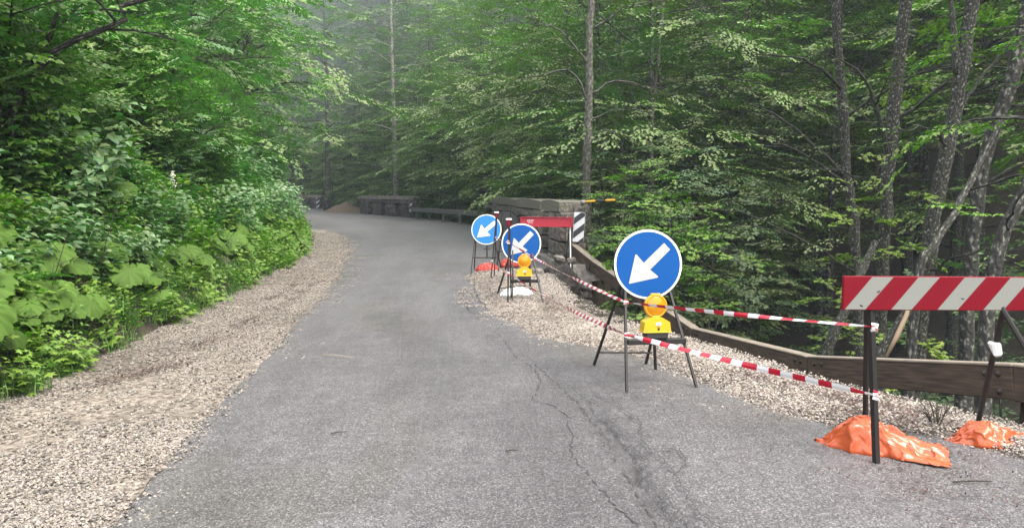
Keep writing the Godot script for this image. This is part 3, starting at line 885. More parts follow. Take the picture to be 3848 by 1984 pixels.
# ------------------------------------------------------------------ road works
func bar(b: MB, p: Vector3, q: Vector3, r: float, n := 4) -> void:
	b.tube([p, q], [r, r], n)

func leg(o: Node3D, called: String, p: Vector3, q: Vector3, r := 0.014, m := "frame_metal", n := 4) -> MeshInstance3D:
	var b := MB.new()
	bar(b, p - o.position, q - o.position, r, n)
	return part(called, b.mesh(), M[m], o)

func disc(o: Node3D, c: Vector3, yaw: float, pitch: float, roll: float, blue: bool, face := "sign_blue", white := "arrow_white") -> void:
	var k := Node3D.new()
	k.name = "sign_disc"
	o.add_child(k)
	k.position = c - o.position
	k.rotation = Vector3(pitch, yaw, roll)
	var turn := Basis(Vector3.RIGHT, PI / 2)
	var b := MB.new()
	b.lathe([Vector2(0, 0.0), Vector2(0.296, 0.0), Vector2(0.3, -0.004), Vector2(0.3, -0.022), Vector2(0.294, -0.022), Vector2(0.294, -0.006), Vector2(0, -0.006)], 64)
	part("plate", b.mesh(), M.sign_grey, k).basis = turn
	if not blue:
		for x in [-0.1, 0.1]:
			b = MB.new()
			b.hull(Vector3(x, 0, -0.016), Vector3(0.03, 0.5, 0.018), 0.003, 0, null)
			part("stiffener", b.mesh(), M.frame_metal, k)
		return
	b = MB.new()
	b.lathe([Vector2(0, 0.0035), Vector2(0.279, 0.0035), Vector2(0.279, 0.001)], 64)
	part("blue_face", b.mesh(), M[face], k).basis = turn
	b = MB.new()
	b.lathe([Vector2(0.2795, 0.001), Vector2(0.2795, 0.004), Vector2(0.2955, 0.004), Vector2(0.2975, 0.001)], 64)
	part("white_rim", b.mesh(), M.sign_white, k).basis = turn
	b = MB.new()
	var pl := PackedVector2Array()
	for q in [[0.47, 0.61], [0.645, 0.42], [0.053, -0.15], [0.29, -0.345], [0.275, -0.375], [-0.55, -0.545], [-0.565, -0.53], [-0.375, 0.275], [-0.345, 0.29], [-0.13, 0.045]]:
		pl.append(Vector2(q[0], q[1]) * 0.3)
	b.ext(pl, 0.0037, 0.0052)
	part("arrow", b.mesh(), M[white], k)

func lamp(at: Vector3, turn: float, label: String) -> void:
	var o := thing("warning_lamp", label, "warning lamp", at, turn)
	var b := MB.new()
	b.hull(Vector3(0, 0.03, 0), Vector3(0.19, 0.06, 0.12), 0.01, 0, null)
	part("foot", b.mesh(), M.lamp_black, o)
	b = MB.new()
	b.ext(PackedVector2Array([Vector2(-0.118, 0.055), Vector2(0.118, 0.055), Vector2(0.107, 0.142), Vector2(0.05, 0.176), Vector2(-0.05, 0.176), Vector2(-0.107, 0.142)]), -0.065, 0.065)
	var box := part("battery_box", b.mesh(), M.lamp_yellow, o)
	b = MB.new()
	b.hull(Vector3(0, 0.059, 0.0), Vector3(0.242, 0.012, 0.138), 0.003, 0, null)
	part("box_lip", b.mesh(), M.lamp_yellow, box)
	b = MB.new()
	b.hull(Vector3(0.008, 0.128, 0.0665), Vector3(0.046, 0.026, 0.002), 0, 0, null)
	var st := part("sticker", b.mesh(), M.sticker, box)
	b = MB.new()
	for y in [0.133, 0.124]: b.hull(Vector3(0.01, y, 0.0682), Vector3(0.03, 0.004, 0.001), 0, 0, null)
	part("print", b.mesh(), M.print_blue, st)
	b = MB.new()
	b.lathe([Vector2(0, 0.004), Vector2(0.008, 0.004), Vector2(0.011, 0.0)], 10)
	part("lock", b.mesh(), M.lamp_black, box).transform = Transform3D(Basis(Vector3.RIGHT, PI / 2), Vector3(0.01, 0.084, 0.066))
	b = MB.new()
	b.hull(Vector3(0.008, 0.1, 0.0662), Vector3(0.03, 0.004, 0.002), 0, 0, null)
	part("slot", b.mesh(), M.lamp_black, box)
	for x in [-0.09, 0.09]:
		b = MB.new()
		b.lathe([Vector2(0, 0.003), Vector2(0.005, 0.003), Vector2(0.006, 0.0)], 8)
		part("screw", b.mesh(), M.galvanised, box).transform = Transform3D(Basis(Vector3.RIGHT, PI / 2), Vector3(x, 0.075, 0.066))
	b = MB.new()
	b.hull(Vector3(0, 0.178, 0), Vector3(0.07, 0.03, 0.06), 0.008, 0, null)
	part("neck", b.mesh(), M.rim_amber, o)
	var k := Node3D.new()
	k.name = "lens"
	o.add_child(k)
	k.position = Vector3(0, 0.272, 0)
	k.basis = Basis(Vector3.RIGHT, PI / 2)
	b = MB.new()
	b.lathe([Vector2(0, 0.030), Vector2(0.018, 0.032), Vector2(0.024, 0.027), Vector2(0.036, 0.030), Vector2(0.042, 0.025), Vector2(0.056, 0.027), Vector2(0.061, 0.021), Vector2(0.074, 0.022), Vector2(0.084, 0.010), Vector2(0.086, 0.0)], 32)
	part("lens_front", b.mesh(true), M.lens_amber, k)
	b = MB.new()
	b.lathe([Vector2(0.086, -0.001), Vector2(0.076, -0.020), Vector2(0.055, -0.026), Vector2(0.03, -0.029), Vector2(0, -0.030)], 32)
	part("lens_back", b.mesh(true), M.lens_amber, k)
	b = MB.new()
	b.lathe([Vector2(0.082, 0.016), Vector2(0.090, 0.020), Vector2(0.098, 0.014), Vector2(0.099, 0.0), Vector2(0.098, -0.014), Vector2(0.082, -0.016)], 40)
	part("lens_rim", b.mesh(true), M.rim_amber, k)
	b = MB.new()
	b.hull(Vector3(0, 0.0, -0.094), Vector3(0.085, 0.034, 0.022), 0.006, 0, null)
	part("hood", b.mesh(), M.rim_amber, k)

func bag(called: String, label: String, at: Vector3, turn: float, L: float, W: float, H: float, m: String, seed_: int, skirt := 0.0) -> MeshInstance3D:
	# a sandbag: pinched ends, folds that run to them, bottom on the ground
	var b := MB.new()
	var NU := 64; var NV := 48
	var n := FastNoiseLite.new()
	n.seed = seed_; n.frequency = 1.6
	var g := []
	for i in NU + 1:
		var row := []
		var s := lerpf(-1.0, 1.0, float(i) / NU)
		var body := pow(maxf(1.0 - pow(absf(s), 3.0), 0.0), 0.55)
		var wide := lerpf(0.32, 1.0, pow(maxf(1.0 - pow(absf(s), 2.6), 0.0), 0.6))
		if s > 0.55 and skirt > 0.0: wide = lerpf(wide, 0.75 + skirt, smoothstep(0.55, 1.0, s))
		for j in NV + 1:
			var a := lerpf(-1.0, 1.0, float(j) / NV)
			var fold := n.get_noise_2d(a * 2.4, s * 0.7) * 0.09 + 0.030 * sin(a * 13.0 + 3.0 * n.get_noise_2d(s * 0.8, a * 0.8 + 5.0)) * (0.5 + n.get_noise_2d(a * 1.5 + 7.0, s * 1.2)) + n.get_noise_2d(a * 9.0 + 9.0, s * 1.0) * 0.03
			fold *= 0.5 + 0.9 * absf(s)
			var tall := H * body
			if skirt > 0.0:      # a draped tarpaulin: peak near one end, flaring and thinning to the other
				tall = H * minf(smoothstep(-1.0, -0.35, s), lerpf(1.05, 0.10, smoothstep(-0.35, 1.0, s)))
				wide = lerpf(0.22, 0.85, smoothstep(-1.0, -0.3, s)) + skirt * smoothstep(0.1, 1.0, s)
			var y := tall * pow(maxf(1.0 - pow(absf(a), 2.4), 0.0), 0.5 if skirt == 0.0 else 0.8) * (1.0 + 0.25 * n.get_noise_2d(s * 1.1, a * 0.9))
			y += maxf(fold, -0.06) * H * 1.9 * sqrt(maxf(1.0 - absf(a), 0.0)) + 0.008
			if skirt > 0.0:
				y += H * 0.16 * sin(a * 7.0 + s * 1.5) * smoothstep(-0.5, 0.6, s) * (1.0 - absf(a) * 0.6)
				y = maxf(y, 0.006 + 0.03 * (0.5 + 0.5 * sin(a * 11.0)) * smoothstep(0.7, 1.0, s))
			row.append(Vector3(s * L / 2 + 0.05 * L * n.get_noise_2d(a * 2.0, s * 2.0 + 40.0), maxf(y, 0.004), a * W / 2 * wide + 0.08 * W * n.get_noise_2d(s * 2.0 + 20.0, a)))
		g.append(row)
	for i in NU:
		for j in NV: b.quad(g[i][j], g[i][j + 1], g[i + 1][j + 1], g[i + 1][j])
	var under := Vector3(0, 0.002, 0)
	for i in NU:
		b.tri(under, g[i][0], g[i + 1][0]); b.tri(under, g[i + 1][NV], g[i][NV])
	var o := whole(called, b.mesh(true), M[m], label, "sandbag")
	o.position = at
	o.rotation.y = turn
	o.rotation.z = 0.0
	return o

func ribbon(o: Node3D, pts: Array, wid: float, sag: float, seed_: int, twist: float) -> void:
	# barrier tape from hold to hold, red and white bands 9 cm long
	rng.seed = seed_
	for i in pts.size() - 1:
		var p: Vector3 = pts[i] - o.position; var q: Vector3 = pts[i + 1] - o.position
		var L := p.distance_to(q)
		var n := maxi(6, int(L / 0.03))
		var ph := rng.randf() * TAU
		var b := MB.new()
		var prev := []
		for k in n + 1:
			var t := float(k) / n
			var c := p.lerp(q, t) - Vector3(0, sag * L * 4.0 * t * (1.0 - t), 0)
			var dir := (q - p).normalized()
			var across := dir.cross(Vector3.UP).normalized()
			var a := twist * sin(t * L * 1.7 + ph) + 0.25 * sin(t * L * 5.0 + ph * 2.0)
			var pinch := lerpf(0.35, 1.0, smoothstep(0.0, 0.25, t * L) * smoothstep(0.0, 0.25, (1.0 - t) * L))
			var w := (Vector3.UP * cos(a) + across * sin(a)) * wid / 2 * pinch
			var cur := [c + w, c - w, c + across * 0.004]
			if prev:
				var s := t * L
				var red := fposmod(s, 0.19) < 0.095
				var col := Color(0.36, 0.006, 0.02) if red else Color(0.58, 0.56, 0.56)
				b.quad(prev[0], cur[0], cur[2], prev[2], col)
				b.quad(prev[2], cur[2], cur[1], prev[1], col)
			prev = cur
		part("span", b.mesh(), M.tape, o)
	for q in pts:
		var b := MB.new()
		for k in 5:
			var a := rng.randf_range(-0.5, 0.5)
			var c: Vector3 = q - o.position + Vector3(0, rng.randf_range(-0.02, 0.02), 0.016)
			b.hull(c, Vector3(0.04, 0.014, 0.006), 0.002, 0.004, rng, Color(0.4, 0.01, 0.03) if k % 2 else Color(0.58, 0.56, 0.56), Basis(Vector3.BACK, a))
		part("knot", b.mesh(), M.tape, o)

func roadworks() -> void:
	# nearest blue sign
	var o := thing("road_sign", "largest and nearest blue round sign with white arrow, on a black stand", "road sign", Vector3(1.15, 0.256, -6.4))
	disc(o, Vector3(1.165, 1.25, -6.36), 0.10, -0.06, 0.0, true)
	leg(o, "leg", Vector3(0.93, 0.24, -5.97), Vector3(0.965, 1.02, -6.33))
	leg(o, "leg", Vector3(1.53, 0.245, -6.1), Vector3(1.36, 1.02, -6.40))
	leg(o, "leg", Vector3(0.77, 0.277, -6.92), Vector3(0.95, 1.08, -6.44))
	leg(o, "leg", Vector3(1.31, 0.27, -6.73), Vector3(1.22, 1.02, -6.46))
	leg(o, "leg", Vector3(1.265, 0.28, -6.97), Vector3(1.27, 0.62, -6.62))
	leg(o, "brace", Vector3(0.80, 0.405, -6.85), Vector3(1.29, 0.415, -6.78), 0.010)
	var b := MB.new()
	b.hull(Vector3(1.17, 1.0, -6.40) - o.position, Vector3(0.46, 0.05, 0.03), 0.004, 0, null, Color.WHITE, Basis(Vector3.UP, 0.15))
	part("crossbar", b.mesh(), M.frame_metal, o)
	b = MB.new()
	b.hull(Vector3(1.21, 0.615, -6.19) - o.position, Vector3(0.51, 0.045, 0.06), 0.004, 0, null, Color.WHITE, Basis(Vector3.UP, 0.17))
	part("crossbar", b.mesh(), M.frame_metal, o)
	lamp(Vector3(1.20, 0.64, -6.2), 0.12, "amber warning lamp with yellow box under the nearest blue sign")
	# middle blue sign
	o = thing("road_sign", "middle blue round sign with white arrow, its stand on the gravel", "road sign", Vector3(0.1, 0.45, -11.2))
	disc(o, Vector3(0.14, 1.3, -11.15), 0.05, -0.05, 0.04, true)
	leg(o, "leg", Vector3(-0.24, 0.46, -11.6), Vector3(0.0, 1.22, -11.25), 0.017)
	leg(o, "leg", Vector3(0.46, 0.42, -10.57), Vector3(0.30, 1.15, -11.1), 0.015)
	leg(o, "leg", Vector3(0.30, 0.48, -12.07), Vector3(0.26, 1.1, -11.25), 0.015)
	leg(o, "leg", Vector3(0.01, 0.43, -10.76), Vector3(0.01, 1.2, -11.1), 0.012)
	leg(o, "brace", Vector3(-0.17, 0.60, -11.5), Vector3(0.28, 0.6, -11.95), 0.01)
	b = MB.new()
	b.hull(Vector3(0.2, 0.755, -10.9) - o.position, Vector3(0.42, 0.045, 0.06), 0.004, 0, null)
	part("crossbar", b.mesh(), M.frame_metal, o)
	lamp(Vector3(0.18, 0.778, -10.86), 0.0, "amber warning lamp with yellow box under the middle blue sign")
	# farthest blue sign
	o = thing("road_sign", "smallest, palest blue sign with white arrow, leftmost of the three", "road sign", Vector3(-0.5, 0.59, -14.6))
	disc(o, Vector3(-0.50, 1.48, -14.55), -0.12, -0.10, -0.06, true, "sign_blue_pale", "sign_white")
	leg(o, "leg", Vector3(-0.80, 0.58, -14.4), Vector3(-0.73, 1.32, -14.6), 0.012)
	leg(o, "leg", Vector3(-0.25, 0.59, -14.5), Vector3(-0.33, 1.32, -14.6), 0.012)
	leg(o, "leg", Vector3(-0.79, 0.64, -15.5), Vector3(-0.71, 1.3, -14.66), 0.012)
	leg(o, "leg", Vector3(-0.22, 0.63, -15.5), Vector3(-0.35, 1.3, -14.66), 0.012)
	leg(o, "crossbar", Vector3(-0.76, 0.93, -14.53), Vector3(-0.30, 0.93, -14.53), 0.016)
	leg(o, "crossbar", Vector3(-0.56, 1.1, -14.55), Vector3(-0.42, 1.1, -14.55), 0.012)
	leg(o, "upright", Vector3(-0.49, 0.93, -14.54), Vector3(-0.49, 1.3, -14.56), 0.016)
	# round sign seen from behind
	o = thing("road_sign", "round sign seen from its dark grey back, behind the middle sign", "road sign", Vector3(-0.1, 0.66, -16.3))
	disc(o, Vector3(-0.11, 1.59, -16.3), PI + 0.45, 0.08, 0.0, false)
	leg(o, "leg", Vector3(-0.34, 0.64, -15.9), Vector3(-0.2, 1.75, -16.25), 0.012)
	leg(o, "leg", Vector3(-0.02, 0.64, -15.9), Vector3(-0.05, 1.75, -16.25), 0.012)
	leg(o, "leg", Vector3(-0.33, 0.67, -16.8), Vector3(-0.2, 1.5, -16.32), 0.012)
	leg(o, "leg", Vector3(0.08, 0.67, -16.8), Vector3(-0.03, 1.5, -16.32), 0.012)
	leg(o, "crossbar", Vector3(-0.30, 1.0, -16.0), Vector3(-0.02, 1.0, -16.0), 0.014)
	leg(o, "crossbar", Vector3(-0.28, 1.12, -16.05), Vector3(-0.02, 1.12, -16.05), 0.014)
	# two slim posts with red and white heads that hold the tape
	for q in [[Vector3(-0.39, 0.54, -13.62), Vector3(-0.28, 1.80, -13.6), "leaning black post with red head beside the farthest blue sign"], [Vector3(-0.06, 0.43, -10.62), Vector3(-0.045, 1.66, -10.65), "upright black post with red head in front of the middle sign"]]:
		o = thing("tape_post", q[2], "post", q[0])
		var t: Vector3 = (q[1] - q[0]).normalized()
		leg(o, "leg", q[0], q[1] - t * 0.06, 0.013)
		leg(o, "leg", q[0] + Vector3(0.05, 0.0, -0.35), q[1] - t * 0.1 + Vector3(0.01, 0, -0.03), 0.012)
		b = MB.new()
		b.hull(q[1] - t * 0.055 - q[0], Vector3(0.05, 0.09, 0.05), 0.006, 0, null)
		part("red_head", b.mesh(), M.red, o)
		b = MB.new()
		b.hull(q[1] - q[0], Vector3(0.085, 0.022, 0.06), 0.004, 0, null)
		part("white_cap", b.mesh(), M.sign_white, o)
	# red and white barrier on the right
	o = thing("barrier", "red and white striped barrier board on black trestles, right foreground", "barrier", Vector3(2.5, 0.17, -4.5))
	var k := Node3D.new()
	k.name = "board"
	o.add_child(k)
	k.position = Vector3(1.955, 1.19, -4.375) - o.position
	k.rotation = Vector3(0, 0.035, -0.008)
	b = MB.new()
	b.hull(Vector3(0.77, 0, -0.013), Vector3(1.54, 0.202, 0.026), 0.004, 0, null)
	part("panel", b.mesh(), M.red, k)
	for i in 6:
		var x0 := 0.012 + i * 0.279
		var clip := Geometry2D.intersect_polygons(PackedVector2Array([Vector2(x0 - 0.0, -0.096), Vector2(x0 + 0.122, -0.096), Vector2(x0 + 0.286, 0.096), Vector2(x0 + 0.158, 0.096)]), PackedVector2Array([Vector2(0.006, -0.1), Vector2(1.53, -0.1), Vector2(1.53, 0.1), Vector2(0.006, 0.1)]))
		for q in clip:
			b = MB.new()
			b.ext(q, 0.0005, 0.0022)
			part("stripe", b.mesh(), M.board_white, k)
	for q in [Vector2(0.21, 0.01), Vector2(0.72, -0.03), Vector2(0.11, -0.075)]:
		b = MB.new()
		b.hull(Vector3(q.x, q.y, 0.003), Vector3(0.018, 0.006, 0.002), 0.0005, 0.001, rng, Color.WHITE, Basis(Vector3.BACK, rng.randf_range(-1, 1)))
		part("chip", b.mesh(), M.frame_metal, k)
	leg(o, "leg", Vector3(2.17, 0.165, -4.36), Vector3(2.135, 1.1, -4.41), 0.022)
	leg(o, "leg", Vector3(2.49, 0.215, -5.18), Vector3(2.13, 1.1, -4.44), 0.018)
	leg(o, "leg", Vector3(3.2, 0.205, -5.05), Vector3(2.95, 1.1, -4.44), 0.017, "frame_metal", 8)
	leg(o, "leg", Vector3(3.32, 0.165, -4.1), Vector3(2.92, 1.1, -4.42), 0.017, "frame_metal", 8)
	b = MB.new()
	b.hull(Vector3(3.015, 0.82, -4.6) - o.position, Vector3(0.06, 0.085, 0.05), 0.012, 0.01, rng, Color.WHITE, Basis(Vector3.BACK, 0.2))
	part("paper_wrap", b.mesh(), M.sign_white, o)
	# red barrier seen from behind
	o = thing("barrier", "plain red back of a barrier board in front of the stone pier", "barrier", Vector3(0.7, 0.64, -15.7))
	k = Node3D.new()
	k.name = "board"
	o.add_child(k)
	k.position = Vector3(0.725, 1.63, -15.62) - o.position
	k.rotation = Vector3(0, -0.05, -0.012)
	b = MB.new()
	b.hull(Vector3(0, 0, -0.01), Vector3(1.10, 0.205, 0.01), 0.002, 0, null)
	part("panel", b.mesh(), M.red_back, k)
	for q in [[Vector3(0, 0.095, 0.006), Vector3(1.1, 0.016, 0.024)], [Vector3(0, -0.095, 0.006), Vector3(1.1, 0.016, 0.024)], [Vector3(-0.53, 0, 0.006), Vector3(0.04, 0.17, 0.02)], [Vector3(0.53, 0, 0.006), Vector3(0.04, 0.17, 0.02)]]:
		b = MB.new()
		b.hull(q[0], q[1], 0.003, 0, null)
		part("flange", b.mesh(), M.red_back, k)
	for q in [["HEPF", 0.045, 0.02], ["211.45", 0.026, -0.022]]:
		var tm := TextMesh.new()
		tm.text = q[0]
		tm.font_size = 32
		tm.pixel_size = q[1] / 24.0
		tm.depth = 0.002
		var f := SystemFont.new()
		f.font_names = PackedStringArray(["Droid Sans"])
		tm.font = f
		part("lettering", tm, M.sign_white, k, Vector3(-0.34, q[2], -0.003))
	leg(o, "leg", Vector3(0.24, 0.63, -15.4), Vector3(0.26, 1.58, -15.66), 0.014)
	leg(o, "leg", Vector3(0.24, 0.66, -16.1), Vector3(0.26, 1.58, -15.68), 0.014)
	leg(o, "leg", Vector3(1.22, 0.63, -15.45), Vector3(1.22, 1.58, -15.66), 0.014, "sign_white")
	leg(o, "leg", Vector3(1.13, 0.63, -15.9), Vector3(1.22, 1.58, -15.68), 0.014)
	# sandbags
	bag("sandbag", "orange sandbag with flared skirt over the barrier's left foot", Vector3(2.30, 0.168, -4.60), -0.42, 0.74, 0.38, 0.20, "pvc_orange", 3, 0.35)
	bag("sandbag", "orange sandbag at the right edge of the road, flatter", Vector3(3.10, 0.182, -4.72), -0.15, 0.58, 0.34, 0.13, "pvc_orange", 8, 0.1)
	bag("sandbag", "red sandbag lying at the foot of the farthest blue sign", Vector3(-0.50, 0.60, -15.2), -0.35, 0.50, 0.30, 0.17, "pvc_red", 12)
	bag("sandbag", "red sandbag behind the stand of the middle blue sign", Vector3(-0.06, 0.65, -16.2), 0.3, 0.40, 0.30, 0.17, "pvc_red", 17)
	bag("sandbag", "white sack lying under the middle blue sign", Vector3(0.07, 0.455, -11.45), 0.06, 0.52, 0.40, 0.14, "sack_white", 23)
	# barrier tape
	o = thing("barrier_tape", "upper red and white tape from post to sign to barrier", "barrier tape", Vector3(1.0, 1.0, -8.0))
	ribbon(o, [Vector3(-0.3, 1.34, -13.73), Vector3(-0.05, 1.33, -10.62), Vector3(0.335, 1.1, -10.72), Vector3(0.945, 0.945, -6.15), Vector3(2.14, 0.99, -4.38)], 0.032, 0.003, 4, 1.1)
	o = thing("barrier_tape", "lower red and white tape hanging near knee height", "barrier tape", Vector3(1.0, 0.7, -8.0))
	ribbon(o, [Vector3(-0.37, 0.91, -13.62), Vector3(-0.05, 0.885, -10.6), Vector3(0.455, 0.57, -10.56), Vector3(0.93, 0.70, -6.0), Vector3(2.15, 0.585, -4.36)], 0.041, 0.004, 9, 0.8)

# ------------------------------------------------------------------ leaves
func leaf2(b: MB, xf: Transform3D, l: float, w: float, col: Color) -> void:
	var t := xf * Vector3(l, -0.12 * l, 0)
	var o := xf.origin
	var p := xf * Vector3(0.45 * l, 0.05 * l, w)
	var q := xf * Vector3(0.45 * l, 0.05 * l, -w)
	b.tri(o, p, t, col); b.tri(o, t, q, col)

func leaf8(b: MB, xf: Transform3D, l: float, w: float, col: Color) -> void:
	var o := xf.origin
	var m1 := xf * Vector3(0.35 * l, 0, 0)
	var m2 := xf * Vector3(0.7 * l, -0.05 * l, 0)
	var t := xf * Vector3(l, -0.16 * l, 0)
	for s in [1.0, -1.0]:
		var p1 := xf * Vector3(0.28 * l, 0.10 * l, s * w)
		var p2 := xf * Vector3(0.62 * l, 0.06 * l, s * w * 0.8)
		b.tri(o, p1, m1, col); b.tri(m1, p1, p2, col); b.tri(m1, p2, m2, col); b.tri(m2, p2, t, col)

func maple_leaf(b: MB, xf: Transform3D, l: float, col: Color) -> void:
	var c := xf * Vector3(0.38 * l, 0.05 * l, 0)
	var pts := []
	for q in [[-150, 0.36], [-112, 0.60], [-84, 0.36], [-50, 0.74], [-24, 0.40], [0, 0.78], [24, 0.40], [50, 0.74], [84, 0.36], [112, 0.60], [150, 0.36]]:
		var a := deg_to_rad(q[0])
		pts.append(xf * Vector3(0.38 * l + cos(a) * q[1] * l * 0.75, -0.14 * l * q[1], sin(a) * q[1] * l * 0.75))
	for i in pts.size() - 1: b.tri(c, pts[i], pts[i + 1], col)

func aim(dir: Vector3, up: Vector3) -> Basis:      # x along dir, y near up
	var x := dir.normalized()
	var z := x.cross(up)
	if z.length() < 0.01: z = x.cross(Vector3.RIGHT)
	z = z.normalized()
	return Basis(x, z.cross(x), z)

func leaf_col(lo: float, hi: float, warm := 0.12) -> Color:
	var t := rng.randf_range(lo, hi)
	var k := rng.randf_range(-warm, warm)
	return Color(clampf(t * (1.0 + k), 0, 1), clampf(t, 0, 1), clampf(t * (1.0 - k), 0, 1))

# flat spray along +x, leaves in the plane of its twigs
func spray(kind: String, L: float, leaf: float, n_twig: int, per: int, lo: float, hi: float) -> MB:
	var b := MB.new()
	for i in n_twig:
		var f := (i + 0.7) / n_twig
		var s := 1.0 if i % 2 else -1.0
		var p := Vector3(f * L, -0.10 * L * f * f, 0)
		var ang := s * rng.randf_range(0.6, 1.0) if i < n_twig - 1 else rng.randf_range(-0.2, 0.2)
		var tl := L * 0.62 * (1.05 - f * 0.75) * rng.randf_range(0.8, 1.2)
		var dir := Vector3(cos(ang), rng.randf_range(-0.18, 0.08), sin(ang))
		for k in per:
			var g := (k + 0.6) / per
			var q := p + dir * tl * g + Vector3(0, -0.05 * tl * g * g, 0)
			var side := 1.0 if k % 2 else -1.0
			var ld := dir.rotated(Vector3.UP, side * rng.randf_range(0.5, 1.0)) + Vector3(0, rng.randf_range(-0.35, 0.15), 0)
			if k == per - 1: ld = dir
			var up := Vector3(rng.randfn() * 0.3, 1.0, rng.randfn() * 0.3)
			var l := leaf * rng.randf_range(0.7, 1.2)
			var xf := Transform3D(aim(ld, up), q)
			var col := leaf_col(lo, hi)
			match kind:
				"far": leaf2(b, xf, l, l * 0.33, col)
				"ovate": leaf8(b, xf, l, l * 0.30, col)
				"maple": maple_leaf(b, xf, l, col)
				"pinnate":
					for w in 3:
						for s2 in [1.0, -1.0]:
							leaf8(b, Transform3D(aim(ld.rotated(up.normalized(), s2 * 1.0), up), q + ld * l * (0.35 + w * 0.5)), l * 0.8, l * 0.22, col)
					leaf8(b, Transform3D(aim(ld, up), q + ld * l * 1.75), l * 0.9, l * 0.24, col)
	return b

func spray_set(kind: String, n: int, L: float, leaf: float, tw: int, per: int) -> Array:
	var o := []
	for i in n:
		var hi := lerpf(0.72, 1.0, float(i) / maxi(n - 1, 1))
		o.append(spray(kind, L * rng.randf_range(0.85, 1.15), leaf, tw, per, hi * 0.7, hi))
	return o

# ------------------------------------------------------------------ trees
# o: h height, r radius, first (share of height where limbs begin), limbs, reach, rise, sprays (set), gap (m between sprays), sway, droop
func tree_meshes(o: Dictionary) -> Dictionary:
	var tr := MB.new(); var cr := MB.new()
	var H: float = o.h
	var pts := []; var rad := []
	if o.has("path"):
		pts = o.path.duplicate(); rad = o.rad.duplicate()
	else:
		var ph := rng.randf() * TAU
		var N := 9
		for i in N + 1:
			var f := float(i) / N
			var sw: float = o.get("sway", 0.15)
			pts.append(Vector3(cos(ph + f * 3.0) * sw * f * 2.0 + o.get("lean", 0.0) * f * f * H * 0.2, -0.4 + (H * 0.96 + 0.4) * f, sin(ph * 2.0 + f * 2.5) * sw * f * 2.0))
			rad.append(lerpf(o.r, o.r * 0.12, pow(f, 0.85)) * (1.35 if i == 0 else 1.0))
	var own := []
	tr.tube(pts, rad, o.get("sides", 7), Color.WHITE, 1.0)
	var n_limb: int = o.limbs
	var az := rng.randf() * TAU
	var sprays: Array = o.sprays
	for i in n_limb:
		var f := lerpf(o.first, 0.99, pow((i + rng.randf() * 0.6) / n_limb, o.get("bias", 1.0)))
		var k := f * (pts.size() - 1)
		var k0 := mini(int(k), pts.size() - 2)
		var p: Vector3 = pts[k0].lerp(pts[k0 + 1], k - k0)
		var r0: float = lerpf(rad[k0], rad[k0 + 1], k - k0)
		az += 2.4 + rng.randf_range(-0.4, 0.4)
		var shape := sin(clampf((f - o.first) / (1.0 - o.first), 0, 1) * PI * 0.78 + 0.62)
		var L: float = o.reach * maxf(shape, 0.22) * rng.randf_range(0.75, 1.15)
		var el := lerpf(o.get("rise", 0.25), 1.0, pow(f, 3.0)) + rng.randf_range(-0.15, 0.15)
		var dir := Vector3(cos(az) * cos(el), sin(el), sin(az) * cos(el))
		limb(tr, cr, p, dir, L, r0 * 0.42, sprays, o.gap, o.get("droop", 0.22), o.get("start", 0.25))
	return {"trunk": tr.mesh(true), "crown": cr.mesh()}

func limb(tr: MB, cr: MB, p: Vector3, dir: Vector3, L: float, r: float, sprays: Array, gap: float, droop: float, start: float) -> void:
	var n := 6
	var q := [p]; var rr := [maxf(r, 0.012)]
	var d := dir
	for i in n:
		d = (d + Vector3(rng.randfn() * 0.12, -droop * (i + 0.5) / n + rng.randfn() * 0.06, rng.randfn() * 0.12)).normalized()
		q.append(q[-1] + d * L / n)
		rr.append(maxf(r * (1.0 - (i + 1.0) / n), 0.006))
	tr.tube(q, rr, 4)
	limb_leaves(tr, cr, q, L, rr[1], sprays, gap, start)

func limb_leaves(tr: MB, cr: MB, q: Array, L: float, r: float, sprays: Array, gap: float, start: float) -> void:
	var n := q.size() - 1
	var s := start * L
	var side := 1.0
	while s < L:
		var f := s / L * n
		var i := mini(int(f), n - 1)
		var p: Vector3 = q[i].lerp(q[i + 1], f - i)
		var d: Vector3 = (q[i + 1] - q[i]).normalized()
		side = -side
		var bl := (0.25 + 0.45 * (1.0 - s / L)) * L * rng.randf_range(0.6, 1.1)
		var bd := d.rotated(Vector3.UP, side * rng.randf_range(0.55, 1.0))
		bd = Vector3(bd.x, bd.y * 0.5 + rng.randf_range(-0.12, 0.12), bd.z).normalized()
		var e := p + bd * bl + Vector3(0, -0.08 * bl, 0)
		if bl > 0.5: tr.tube([p, p + bd * bl * 0.5, e], [maxf(r * 0.4, 0.006), maxf(r * 0.22, 0.005), 0.003], 3)
		var t := 0.2 * bl
		while t < bl:
			var g := t / bl
			var c := p + bd * bl * g + Vector3(0, -0.08 * bl * g * g, 0)
			var sd := bd.rotated(Vector3.UP, rng.randf_range(-0.9, 0.9))
			sd.y += rng.randf_range(-0.25, 0.12)
			cr.add(Transform3D(aim(sd, Vector3(rng.randfn() * 0.14, 1, rng.randfn() * 0.14)), c), sprays[rng.randi() % sprays.size()])
			t += gap * rng.randf_range(0.7, 1.3)
		s += gap * rng.randf_range(0.8, 1.2)
	cr.add(Transform3D(aim(q[n] - q[n - 1], Vector3.UP), q[n]), sprays[rng.randi() % sprays.size()])

func plant_tree(called: String, m: Dictionary, bark: String, leaf: String, label: String, cat: String, at: Vector3, turn: float, scl := 1.0, group := "") -> Node3D:
	var t := thing(called, label, cat, at, turn, group)
	t.scale = Vector3.ONE * scl
	part("trunk", m.trunk, M[bark], t)
	tag(part("crown", m.crown, M[leaf], t), "", "", "", "stuff")
	return t

